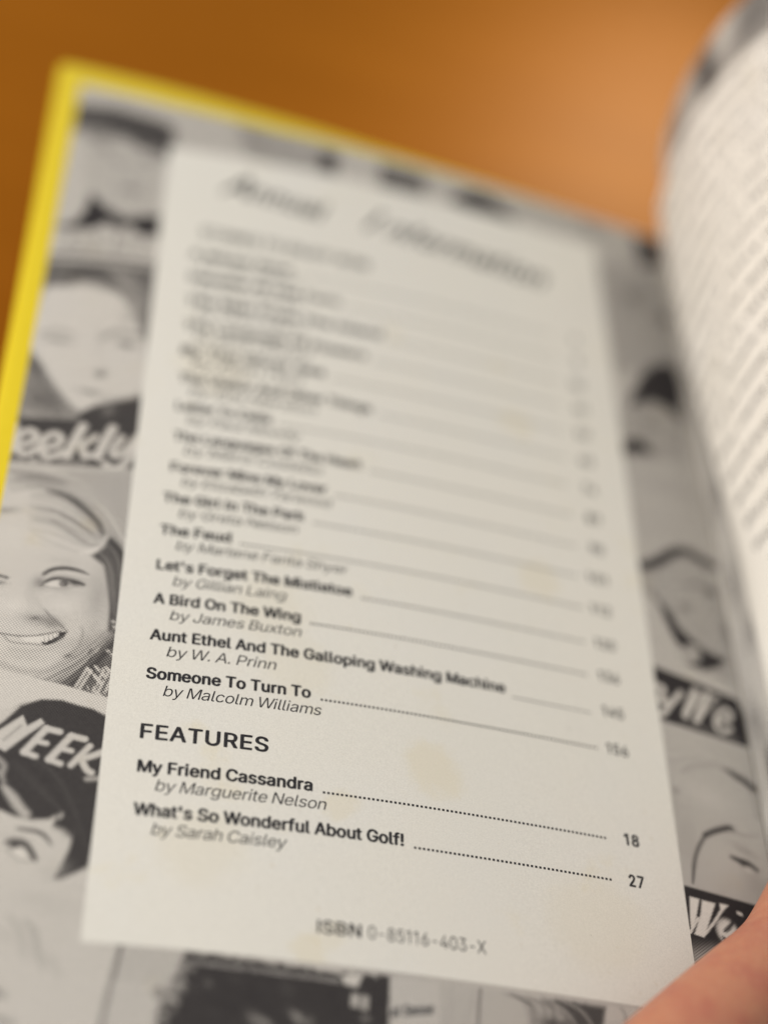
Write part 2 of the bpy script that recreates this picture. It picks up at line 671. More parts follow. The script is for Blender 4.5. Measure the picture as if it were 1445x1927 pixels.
    p.stroke([(262, 822), (246, 858), (228, 878), (208, 880), (198, 872)], 15, L, 5)
    for x0, x1, g in ((22, 30, 150), (33, 48, 150), (57, 68, 172), (70, 96, 150), (110, 124, 132), (127, 145, 132), (148, 166, 128)):
        for k in range(int((x1 - x0) / 5) + 1):
            p.stroke([(x0 + k * 5, 861 + (x0 + 5 * k) * .04), (x0 + k * 5 + R(-1, 2), 869 + (x0 + 5 * k) * .04)], 4.5, g, 2.5, .9)
    # ---------- third cover: smiling woman with swept fair hair
    p.poly([(0, 874), (130, 880), (272, 888), (250, 1322), (120, 1292), (0, 1262), (-60, 1250), (-60, 870)], 176, 3)
    p.poly([(110, 884), (268, 888), (258, 1060), (235, 1000), (205, 950), (160, 910)], 158, 10)
    p.blob((60, 893), 60, 10, 126, .8, 4)
    p.blob((110, 904), 40, 6, 118, .6, 12)
    p.hair([(20, 912), (120, 912), (200, 960), (245, 1030)], [(10, 930), (100, 925), (180, 975), (225, 1040)], 34, 4, [150, 172, 190, 140], .55)
    p.poly([(-60, 905), (60, 915), (120, 940), (165, 985), (205, 1040), (205, 1120), (196, 1180), (170, 1225), (120, 1285), (0, 1262), (-60, 1250)], 186, 12, smooth=True)
    p.stroke([(90, 923), (128, 934), (160, 958), (186, 985), (192, 1004)], 13, 66, 5, .95, (.3, .8))
    p.stroke([(128, 930), (158, 948), (190, 985), (196, 1008)], 5, 110, 4, .7, (.3, .5))
    p.hair([(70, 950), (120, 962), (165, 990), (190, 1020)], [(65, 990), (105, 1000), (150, 1028), (180, 1032)], 30, 4, [150, 140, 196, 190, 128], .55)
    p.stroke([(98, 978), (132, 1000), (164, 1022)], 5.5, 92, 3.5, .85, (.3, .4))
    p.stroke([(112, 972), (140, 982), (175, 1010)], 4, 112, 3.5, .7, (.3, .4))
    p.stroke([(60, 1000), (100, 1022), (150, 1040)], 4, 150, 4, .5, (.3, .4))
    p.stroke([(150, 1041), (178, 1035), (196, 1022), (204, 1008)], 7, 200, 3, .95, (.5, .7))
    p.poly([(206, 1008), (216, 1012), (240, 1042), (236, 1130), (228, 1200), (214, 1205), (203, 1188), (206, 1140), (200, 1092), (196, 1064), (172, 1046), (196, 1032)], 70, 5)
    p.hair([(178, 1046), (200, 1080), (212, 1180)], [(205, 1015), (235, 1060), (226, 1200)], 30, 3, [52, 62, 110, 120, 60], .55)
    p.hair([(205, 1005), (238, 1040), (238, 1060)], [(196, 992), (242, 1010), (244, 1050)], 14, 3.5, [150, 120, 165], .6)
    p.blob((186, 1120), 22, 66, 150, .7)
    p.blob((150, 1210), 40, 16, 158, .6, -35)
    p.blob((30, 1140), 36, 22, 200, .6)
    p.blob((120, 1140), 26, 14, 198, .6)
    p.blob((60, 1120), 12, 34, 168, .5, -8)
    p.blob((120, 1056), 40, 9, 168, .45, 4)
    p.hair([(60, 925), (120, 935), (175, 975), (200, 1010)], [(50, 1000), (100, 1010), (150, 1030), (186, 1026)], 60, 2.2, [90, 120, 205, 200, 110, 150], .5, soft=2)
    p.hair([(120, 905), (190, 935), (245, 1000)], [(130, 925), (190, 965), (240, 1050)], 40, 2.2, [110, 130, 195, 185], .45, soft=2)
    p.hair([(10, 900), (60, 895), (130, 908)], [(20, 925), (70, 918), (120, 925)], 26, 2.4, [100, 120, 185], .5, soft=2)
    p.blob((25, 1010), 60, 40, 194, .5)
    p.blob((8, 960), 30, 8, 128, .7, -10)
    # brow, eye
    p.stroke([(84, 1080), (98, 1072), (122, 1069), (146, 1073), (168, 1081)], 9, 56, 3, .95, (.9, .2))
    p.stroke([(78, 1102), (90, 1093), (108, 1088), (132, 1091), (158, 1100)], 8, 48, 3, .97, (.4, .7))
    p.blob((76, 1096), 13, 14, 120, .8)
    p.blob((128, 1086), 36, 5, 150, .6, 4)
    p.poly([(84, 1100), (100, 1093), (114, 1094), (112, 1104), (96, 1104)], 196, 3)
    p.blob((121, 1098), 9, 8, 62, 1.0, 0, 2)
    p.blob((142, 1097), 15, 7, 66, .95, 8)
    p.blob((119, 1098), 3, 2, 170, .8)
    p.stroke([(84, 1103), (104, 1107), (130, 1107), (152, 1101)], 3, 128, 3, .7, (.3, .3))
    p.blob((118, 1112), 26, 6, 160, .5, 3)
    p.stroke([(0, 1083), (14, 1087)], 6, 62, 4, .9)
    p.blob((2, 1096), 10, 5, 96, .7)
    # nose, smile lines
    p.blob((76, 1166), 32, 13, 138, .8, 6)
    p.blob((98, 1172), 18, 11, 124, .8, 30)
    p.blob((66, 1163), 9, 4, 104, .85, -10)
    p.stroke([(84, 1146), (94, 1158), (112, 1174), (127, 1188)], 5, 112, 4, .75, (.3, .6))
    p.stroke([(70, 1128), (78, 1142), (84, 1150)], 5, 166, 5, .5)
    p.stroke([(155, 1180), (156, 1198), (146, 1220), (124, 1236)], 5, 134, 5, .7, (.5, .6))
    p.stroke([(178, 1175), (166, 1205), (138, 1232)], 12, 160, 8, .5)
    # mouth
    p.stroke([(-5, 1190), (30, 1196), (62, 1197), (92, 1192), (116, 1187)], 4.5, 118, 2.5, .85, (.6, .6))
    p.poly([(40, 1199), (80, 1197), (116, 1190), (112, 1200), (84, 1209), (50, 1208)], 200, 2.5)
    p.poly([(127, 1189), (112, 1189), (110, 1197), (101, 1201), (98, 1204), (92, 1205), (88, 1209), (78, 1207), (82, 1214), (92, 1214), (106, 1209), (120, 1201)], 58, 2)
    for x, y in ((92, 1199), (100, 1197), (107, 1194), (84, 1203)):
        p.stroke([(x, y - 4), (x + 1, y + 6)], 1.6, 120, 1.5, .7)
    p.stroke([(0, 1190), (8, 1196), (22, 1208), (60, 1212), (84, 1214)], 3.5, 132, 3, .7)
    p.stroke([(20, 1222), (60, 1225), (100, 1218), (120, 1204)], 10, 164, 8, .55)
    p.blob((48, 1236), 34, 8, 168, .5)
    p.stroke([(0, 1248), (40, 1262), (90, 1262), (130, 1236), (165, 1212)], 10, 150, 9, .6)
    # neck, dark hair and knitted collar
    p.blob((132, 1235), 9, 5, 78, .85, -8)
    p.stroke([(118, 1280), (150, 1240), (196, 1200)], 22, 138, 14, .65)
    p.poly([(70, 1278), (100, 1283), (135, 1262), (160, 1240), (180, 1218), (205, 1192), (232, 1190), (226, 1326), (160, 1306)], 96, 9)
    p.hair([(110, 1288), (160, 1250), (215, 1195)], [(60, 1276), (140, 1235), (200, 1185)], 34, 3, [80, 150, 165, 110, 175], .5)
    p.hair([(150, 1300), (190, 1262), (222, 1222)], [(120, 1288), (165, 1250), (212, 1200)], 30, 3, [52, 60, 70, 120], .6)
    for L_ in ([(143, 1292), (165, 1258), (190, 1286)], [(150, 1296), (172, 1262)], [(165, 1258), (183, 1276)], [(180, 1254), (197, 1272)], [(196, 1262), (176, 1300), (190, 1308)], [(206, 1262), (184, 1304)], [(200, 1256), (214, 1268), (200, 1300)]):
        p.stroke(L_, 5.5, 186, 2.5, .9, curve=False)
    for _ in range(26):
        x, y = R(165, 218), R(1215, 1310)
        p.stroke([(x, y), (x + R(-6, 6), y + R(3, 9))], R(2, 4), random.choice([60, 66, 180, 170]), 2, .7)
    for x, y in ((214, 1170), (216, 1180), (204, 1225), (212, 1232)):
        p.blob((x, y), 4, 3, 190, .9, 30)
    p.poly([(-60, 1246), (0, 1260), (60, 1274), (120, 1289), (165, 1302), (226, 1318), (224, 1352), (190, 1342), (150, 1328), (90, 1315), (40, 1322), (-60, 1380)], 190, 3)
    # ---------- fourth cover: dark bob with the word WEEK
    p.poly([(-60, 1340), (0, 1330), (200, 1345), (180, 1800), (-60, 1800)], 184, 6)
    p.poly([(-70, 1440), (-30, 1385), (10, 1355), (40, 1328), (78, 1316), (116, 1317), (152, 1328), (176, 1334), (202, 1348), (196, 1440), (182, 1560), (166, 1632), (140, 1644), (112, 1656), (98, 1654), (112, 1628), (126, 1598), (134, 1566), (118, 1556), (98, 1552), (118, 1528), (92, 1542), (58, 1543), (28, 1537), (0, 1524), (-60, 1520)], 57, 4)
    p.poly([(-40, 1545), (0, 1526), (30, 1539), (60, 1545), (94, 1544), (104, 1552), (120, 1557), (138, 1568), (130, 1598), (114, 1630), (98, 1656), (60, 1700), (-40, 1700)], 183, 4)
    p.hair([(10, 1440), (60, 1500), (150, 1560)], [(60, 1420), (120, 1470), (170, 1600)], 26, 4, [48, 72, 66], .5)
    for q in ([(118, 1530), (112, 1540), (96, 1548)], [(128, 1556), (140, 1570)], [(104, 1552), (128, 1560), (140, 1580)]):
        p.stroke(q, 5, 180 if q[0][0] == 118 else 62, 3, .9, (.2, .9))
    for k in range(7):
        x = 100 + k * 5
        p.stroke([(x + 8, 1540 + k * 2), (x, 1556 + k * 3 + R(0, 5))], 4, 58, 2.5, .9, (1, .2))
    p.stroke([(6, 1478), (24, 1500), (34, 1515), (48, 1532)], 17, 176, 6, .85, (.3, 1.0))
    p.stroke([(-6, 1425), (8, 1440), (4, 1455)], 10, 160, 5, .7)
    p.stroke([(0, 1452), (8, 1470)], 8, 150, 4, .7)
    G = 184
    p.poly([(-8, 1378), (44, 1346), (52, 1366), (78, 1352), (85, 1361), (48, 1386), (10, 1414), (-8, 1404)], G, 3)
    p.stroke([(8, 1392), (40, 1366)], 3.5, 110, 4, .7)
    for dx, dy in ((0, 0), (47, 14)):
        p.stroke([(88 + dx, 1371 + dy), (113 + dx, 1377 + dy)], 12, G, 3)
        p.stroke([(88 + dx, 1371 + dy), (64 + dx, 1396 + dy), (46 + dx, 1415 + dy)], 13, G, 3)
        p.stroke([(68 + dx, 1394 + dy), (88 + dx, 1399 + dy)], 10, G, 3)
        p.stroke([(46 + dx, 1415 + dy), (67 + dx, 1423 + dy)], 11, G, 3)
    p.stroke([(170, 1404), (150, 1424), (134, 1440)], 11, G, 3)
    p.stroke([(196, 1414), (170, 1424), (150, 1426)], 12, G, 3)
    p.stroke([(152, 1424), (162, 1446), (172, 1454)], 12, G, 3)
    p.stroke([(164, 1466), (184, 1465)], 9, 165, 4, .8)
    p.stroke([(34, 1559), (56, 1562), (76, 1567), (90, 1578), (98, 1592)], 7, 72, 3, .95, (.6, .3))
    p.stroke([(10, 1586), (26, 1581), (44, 1585), (56, 1597), (66, 1616)], 11, 60, 3, .95, (.4, .9))
    p.blob((30, 1590), 11, 8, 56, 1, 0, 2)
    p.poly([(20, 1602), (36, 1594), (48, 1604), (52, 1616), (36, 1614)], 198, 3)
    p.stroke([(14, 1596), (30, 1614), (54, 1620), (66, 1616)], 3, 118, 3, .7)
    p.blob((20, 1574), 26, 6, 168, .5, 6)
    p.blob((98, 1640), 24, 16, 168, .5, -30)
    # ---------- lower left: pale print with faint folds
    p.poly([(-60, 1690), (170, 1655), (165, 1768), (228, 1778), (205, 1960), (-60, 1960)], 181, 16)
    p.stroke([(18, 1724), (38, 1752), (44, 1775), (48, 1800)], 8, 150, 7, .7, (.4, .4))
    p.stroke([(48, 1732), (64, 1752), (72, 1790), (84, 1820)], 9, 142, 6, .75, (.4, .5))
    p.stroke([(94, 1796), (104, 1815), (112, 1842)], 6, 154, 6, .7, (.4, .3))
    p.blob((10, 1760), 22, 8, 162, .5, 30)
    p.blob((90, 1700), 50, 16, 170, .5, 10)
    p.stroke([(-10, 1866), (6, 1873)], 7, 64, 4, .9)
    p.stroke([(-10, 1916), (24, 1928)], 7, 90, 5, .8)
    # ---------- bottom row
    p.poly([(228, 1776), (360, 1794), (340, 1850), (300, 1950), (190, 1950), (212, 1850)], 168, 4)
    for k in range(5):
        y = 1852 + k * 22
        p.stroke([(205 - k * 4, y), (285 - k * 3, y + 8)], 15, 182, 5, .7)
        for q in range(6):
            p.stroke([(214 - k * 4 + q * 12, y + R(-3, 3)), (214 - k * 4 + q * 12 + R(4, 9), y + R(-1, 4))], 3, 150, 3, .5)
    p.stroke([(228, 1778), (219, 1815), (210, 1848)], 7, 88, 3, .9)
    for k in range(5):
        p.stroke([(207 - k * 4.6, 1858 + k * 20), (204 - k * 4.6, 1870 + k * 20)], 7, 92, 3, .9)
    p.poly([(352, 1790), (500, 1812), (640, 1830), (738, 1838), (734, 1960), (292, 1960), (308, 1890), (316, 1858), (334, 1836)], 52, 5, wob=1.2)
    for _ in range(90):
        x = R(300, 352)
        y = 1800 + (352 - x) * 2.1 + R(-8, 22)
        p.stroke([(x + R(4, 16), y + R(4, 12)), (x, y), (x - R(2, 10), y + R(4, 12))], R(2, 4), random.choice([60, 54, 140, 170, 70]), 3, .7)
    p.stroke([(290, 1868), (298, 1860), (306, 1866), (302, 1876), (294, 1874)], 5, 70, 3, .8)
    for _ in range(24):
        x, y = R(320, 700), R(1840, 1927)
        p.blob((x, y), R(5, 16), R(3, 9), random.choice([62, 70, 44]), .5, R(0, 60))
    for x, y, g in ((480, 1920, 120), (500, 1926, 140), (560, 1915, 150), (582, 1924, 110), (392, 1850, 92)):
        p.blob((x, y), R(7, 15), R(5, 9), g, .7, R(0, 50))
    p.poly([(642, 1836), (684, 1832), (672, 1858), (648, 1852)], 186, 4)
    p.poly([(350, 1784), (420, 1792), (432, 1801), (446, 1795), (492, 1803), (500, 1812), (520, 1808), (548, 1816), (556, 1820), (580, 1817), (600, 1826), (640, 1832), (640, 1824), (350, 1776)], 178, 3)
    p.poly([(662, 1870), (676, 1872), (674, 1896), (660, 1893)], 170, 3)
    p.poly([(681, 1873), (694, 1875), (692, 1902), (679, 1899)], 160, 3)
    p.blob((688, 1917), 8, 4, 130, .8)
    p.poly([(734, 1838), (826, 1850), (826, 1960), (732, 1960)], 176, 3)
    p.hair([(830, 1850), (835, 1900), (820, 1960)], [(905, 1862), (900, 1900), (880, 1960)], 26, 5, [150, 168, 178, 160], .6)
    p.stroke([(904, 1862), (901, 1900), (899, 1960)], 5, 92, 3, .9)
    p.poly([(908, 1862), (1142, 1894), (1134, 1960), (904, 1960)], 168, 3)
    p.hair([(940, 1870), (985, 1890), (1000, 1950)], [(1120, 1893), (1110, 1920), (1060, 1960)], 40, 6, [84, 110, 150, 70], .6)
    p.poly([(1046, 1882), (1140, 1895), (1132, 1960), (1060, 1960), (1080, 1915)], 70, 7)
    p.hair([(1010, 1880), (1050, 1900), (1080, 1935)], [(1060, 1885), (1100, 1905), (1130, 1950)], 20, 4, [60, 120, 140], .6)
    p.blob((1040, 1927), 26, 10, 66, .9)
    p.poly([(1142, 1893), (1340, 1915), (1340, 1960), (1134, 1960)], 178, 3)
    p.stroke([(1168, 1897), (1176, 1910), (1176, 1930)], 5, 130, 4, .7)
    # ---------- strip above the panel
    p.poly([(330, 205), (470, 240), (470, 320), (330, 290)], 168, 14)
    p.poly([(440, 225), (620, 280), (620, 345), (470, 310)], 146, 14)
    p.blob((478, 262), 28, 10, 76, .85, 20)
    p.blob((520, 280), 40, 8, 130, .6, 20)
    p.blob((560, 298), 30, 7, 160, .6, 18)
    p.poly([(607, 282), (638, 292), (632, 330), (600, 318)], 24, 6)
    p.poly([(642, 290), (720, 305), (720, 370), (636, 340)], 172, 10)
    p.poly([(716, 305), (800, 330), (800, 380), (712, 358)], 92, 9)
    p.blob((752, 345), 26, 8, 100, .6, 15)
    p.poly([(804, 330), (880, 345), (850, 385), (800, 372)], 168, 9)
    p.poly([(842, 376), (872, 360), (905, 362), (945, 385), (980, 412), (960, 420), (890, 402)], 18, 6)
    p.poly([(900, 345), (1090, 405), (1090, 460), (985, 425), (930, 378)], 165, 10)
    p.blob((1112, 435), 30, 15, 78, .9, 20)
    p.blob((1165, 450), 24, 16, 150, .7, 15)
    p.poly([(1190, 440), (1250, 455), (1250, 505), (1205, 500)], 34, 9)
    # ---------- right strip, upper cover
    p.poly([(1120, 490), (1270, 520), (1290, 700), (1160, 700)], 148, 14)
    p.blob((1150, 520), 26, 40, 156, .7)
    p.blob((1190, 560), 30, 24, 96, .8)
    p.blob((1250, 600), 20, 22, 50, .9)
    p.blob((1180, 640), 24, 40, 150, .7)
    p.blob((1270, 560), 14, 60, 126, .6)
    p.poly([(1180, 768), (1190, 738), (1205, 706), (1224, 688), (1250, 682), (1272, 690), (1284, 730), (1284, 775), (1262, 772), (1244, 764), (1225, 760), (1204, 764)], 6, 8)
    p.poly([(1235, 760), (1262, 768), (1286, 772), (1290, 800), (1268, 792)], 74, 10)
    p.poly([(1165, 775), (1225, 755), (1262, 775), (1290, 800), (1300, 960), (1190, 960)], 150, 12)
    p.blob((1220, 798), 18, 10, 84, .85)
    p.poly([(1170, 835), (1192, 822), (1216, 834), (1232, 858), (1200, 852), (1172, 856)], 24, 7)
    p.poly([(1175, 862), (1300, 868), (1335, 1060), (1195, 1060)], 164, 14)
    p.blob((1260, 920), 60, 16, 152, .6, 8)
    p.blob((1230, 990), 40, 20, 166, .6)
    p.hair([(1180, 880), (1230, 890), (1300, 905)], [(1195, 1020), (1240, 1030), (1330, 1045)], 20, 9, [150, 170, 158], .4, soft=6)
    # ---------- right strip, second cover: tilted face with dark curls
    p.poly([(1192, 1050), (1330, 1050), (1375, 1200), (1385, 1320), (1225, 1262)], 150, 10)
    p.stroke([(1213, 1066), (1232, 1060), (1254, 1046), (1276, 1037), (1300, 1042), (1322, 1056), (1345, 1066)], 26, 10, 6, .95, (1.1, .7))
    p.blob((1214, 1070), 10, 10, 70, .8)
    p.poly([(1205, 1080), (1245, 1068), (1280, 1056), (1316, 1072), (1334, 1110), (1352, 1180), (1362, 1232), (1318, 1212), (1280, 1180), (1250, 1140), (1215, 1100)], 153, 10, smooth=True)
    p.blob((1336, 1116), 13, 10, 50, .9)
    p.blob((1288, 1144), 13, 8, 74, .85)
    p.blob((1372, 1140), 14, 20, 60, .8)
    p.blob((1366, 1190), 10, 30, 96, .7)
    p.stroke([(1290, 1098), (1318, 1102), (1344, 1118)], 8, 84, 6, .8)
    p.blob((1318, 1186), 16, 8, 134, .5, 30)
    p.poly([(1224, 1112), (1246, 1136), (1262, 1152), (1276, 1180), (1302, 1204), (1330, 1226), (1366, 1242), (1352, 1256), (1324, 1262), (1300, 1256), (1284, 1250), (1318, 1244), (1314, 1218), (1296, 1212), (1284, 1220), (1272, 1208), (1258, 1184), (1240, 1150)], 12, 5)
    p.poly([(1196, 1110), (1236, 1130), (1262, 1195), (1292, 1250), (1380, 1290), (1382, 1322), (1224, 1262)], 170, 9)
    p.blob((1300, 1232), 14, 10, 158, .8)
    p.stroke([(1230, 1258), (1300, 1280), (1380, 1312)], 14, 182, 6, .8)
    # ---------- masthead band "y We"
    p.poly([(1222, 1250), (1300, 1280), (1386, 1316), (1400, 1350), (1408, 1408), (1330, 1382), (1240, 1354)], 16, 3)
    Wt = 186
    p.stroke([(1236, 1290), (1247, 1296), (1244, 1318), (1256, 1322)], 13, Wt, 4)
    p.stroke([(1280, 1304), (1262, 1324), (1248, 1342), (1236, 1344)], 12, Wt, 4)
    p.stroke([(1307, 1300), (1297, 1324), (1289, 1346)], 15, Wt, 3)
    p.stroke([(1290, 1347), (1306, 1326), (1318, 1306)], 5, Wt, 3, .9)
    p.stroke([(1330, 1306), (1319, 1332), (1310, 1356)], 15, Wt, 3)
    p.stroke([(1312, 1356), (1330, 1334), (1346, 1312)], 6, Wt, 3, .9)
    p.stroke([(1338, 1310), (1350, 1314)], 5, Wt, 3, .8)
    p.blob((1358, 1320), 6, 5, 96, .8)
    p.stroke([(1352, 1358), (1370, 1354), (1374, 1344), (1364, 1336), (1350, 1344), (1346, 1362), (1356, 1378), (1374, 1372)], 11, Wt, 4)
    for k in range(16):
        x = 1282 + k * 7
        p.stroke([(x, 1352 + k * 2.5), (x + 3, 1360 + k * 2.5)], 4, random.choice([110, 96, 120]), 3, .8)
    # ---------- right strip, third cover: large grey face
    p.poly([(1240, 1356), (1330, 1384), (1412, 1410), (1450, 1500), (1480, 1712), (1284, 1668)], 166, 3)
    p.blob((1300, 1400), 50, 20, 176, .5, 15)
    p.stroke([(1284, 1452), (1310, 1442), (1340, 1440), (1366, 1448)], 7, 142, 6, .7)
    p.stroke([(1362, 1446), (1384, 1460), (1400, 1470), (1416, 1484)], 16, 24, 5, .95, (.2, 1.1))
    p.stroke([(1412, 1484), (1418, 1510), (1424, 1540)], 5, 120, 5, .6)
    p.blob((1270, 1487), 8, 8, 122, .75)
    p.blob((1266, 1510), 14, 18, 150, .5)
    p.stroke([(1303, 1662), (1306, 1622), (1314, 1594), (1328, 1570)], 9, 52, 4, .92, (.4, .8))
    p.stroke([(1326, 1572), (1344, 1564), (1370, 1558), (1378, 1562)], 13, 24, 4, .96, (.8, .8))
    p.stroke([(1376, 1562), (1396, 1572), (1426, 1572)], 5, 134, 5, .7)
    p.blob((1365, 1620), 40, 46, 174, .5)
    p.stroke([(1374, 1612), (1392, 1620), (1408, 1626), (1424, 1638)], 12, 22, 4, .96, (.4, .7))
    p.blob((1398, 1626), 8, 6, 46, .9)
    p.blob((1408, 1638), 8, 4, 190, .8)
    p.hair([(1250, 1380), (1300, 1400), (1400, 1430)], [(1260, 1440), (1330, 1430), (1410, 1470)], 40, 2.5, [150, 185, 170, 140], .4, soft=3)
    p.blob((1330, 1500), 50, 26, 182, .5, 10)
    p.blob((1290, 1580), 22, 60, 150, .55, 8)
    p.blob((1400, 1600), 30, 10, 128, .5, 20)
    p.blob((1420, 1660), 24, 26, 146, .5)
    # ---------- masthead band "We"
    p.poly([(1280, 1664), (1360, 1686), (1460, 1714), (1460, 1790), (1380, 1806), (1298, 1800)], 12, 2.5)
    p.poly([(1296, 1768), (1400, 1772), (1390, 1790), (1300, 1800)], 66, 8)
    p.poly([(1296, 1788), (1340, 1784), (1400, 1800), (1400, 1860), (1300, 1860)], 138, 14)
    Wh = 204
    p.poly([(1297, 1687), (1315, 1692), (1309, 1728), (1300, 1752), (1298, 1730)], Wh, 2)
    p.poly([(1320, 1694), (1345, 1700), (1334, 1734), (1324, 1764), (1306, 1758), (1312, 1740), (1318, 1718)], Wh, 2)
    p.stroke([(1313, 1728), (1298, 1755)], 5, Wh, 2)
    p.stroke([(1361, 1706), (1344, 1734), (1323, 1761)], 5, Wh, 2)
    p.poly([(1353, 1700), (1370, 1704), (1366, 1708), (1358, 1716), (1354, 1708)], Wh, 2)
    p.blob((1368, 1753), 23, 25, Wh, 1, 0, 3.5)
    p.stroke([(1362, 1753), (1371, 1746), (1378, 1736)], 9, 40, 3, .95, (.4, .8))
    p.stroke([(1360, 1764), (1368, 1770), (1382, 1764)], 9, 36, 3, .9, (.5, .8))
    p.stroke([(1388, 1718), (1394, 1721)], 6, Wh, 2)


def paint_rest(p):
    """covers beyond what the picture shows, in page units: lower rows of the sheet"""
    for (u0, u1, v0, v1, g) in ((30, 78, 304, 318, 60), (80, 120, 300, 318, 140), (122, 150, 296, 318, 90), (152, 184, 290, 318, 160)):
        i = np.nonzero((p.u > u0) & (p.u < u1) & (p.v > v0) & (p.v < v1) & (p.v > 312))[0]
        p.put(i, .7, g)
#PAINT_END


uu = np.arange(EU0, EU1 + .01, 0.25)
vv = np.concatenate([np.arange(0, 1, 1 / 280), [1]])   # relative rows, denser towards the reader
ff = np.concatenate([np.linspace(0, .42, 300)[:-1], np.linspace(.42, 1, 800)])
U, F = np.meshgrid(uu, ff, indexing='ij')
V = ep_top(U) + F * (EV1 - ep_top(U))
U = U - 0.0105 * (V + 26) * (EU1 - U) / (EU1 - EU0)      # the sheet is trimmed slightly off square on the left
pr = Print(U.ravel(), V.ravel(), 172)
paint(pr)
paint_rest(pr)
inside = (U > 3) & (U < 152) & (V > 5) & (V < 285)
fc = grid_faces(*U.shape)
fc = fc[~inside.ravel()[fc].all(1)]
wv = W(U, V, 0.0).reshape(-1, 3)
used = np.unique(fc)
remap = np.full(len(wv), -1)
remap[used] = np.arange(len(used))
endpaper = mesh_obj("endpaper", wv[used], remap[fc], M_print, book, smooth=True)
at = endpaper.data.attributes.new("tone", 'FLOAT', 'POINT')
at.data.foreach_set("value", np.clip(pr.t[used], 0, 1).astype(np.float32))

# ---- contents panel ---------------------------------------------------------
HP = 288.4
uu = np.linspace(0, 155, 63)
vv = np.linspace(0, HP, 12)
U, V = np.meshgrid(uu, vv, indexing='ij')
panel = mesh_obj("contents_panel", W(U, V, 0.03).reshape(-1, 3), grid_faces(*U.shape), M_panel, book, smooth=True)

# ---- lettering --------------------------------------------------------------


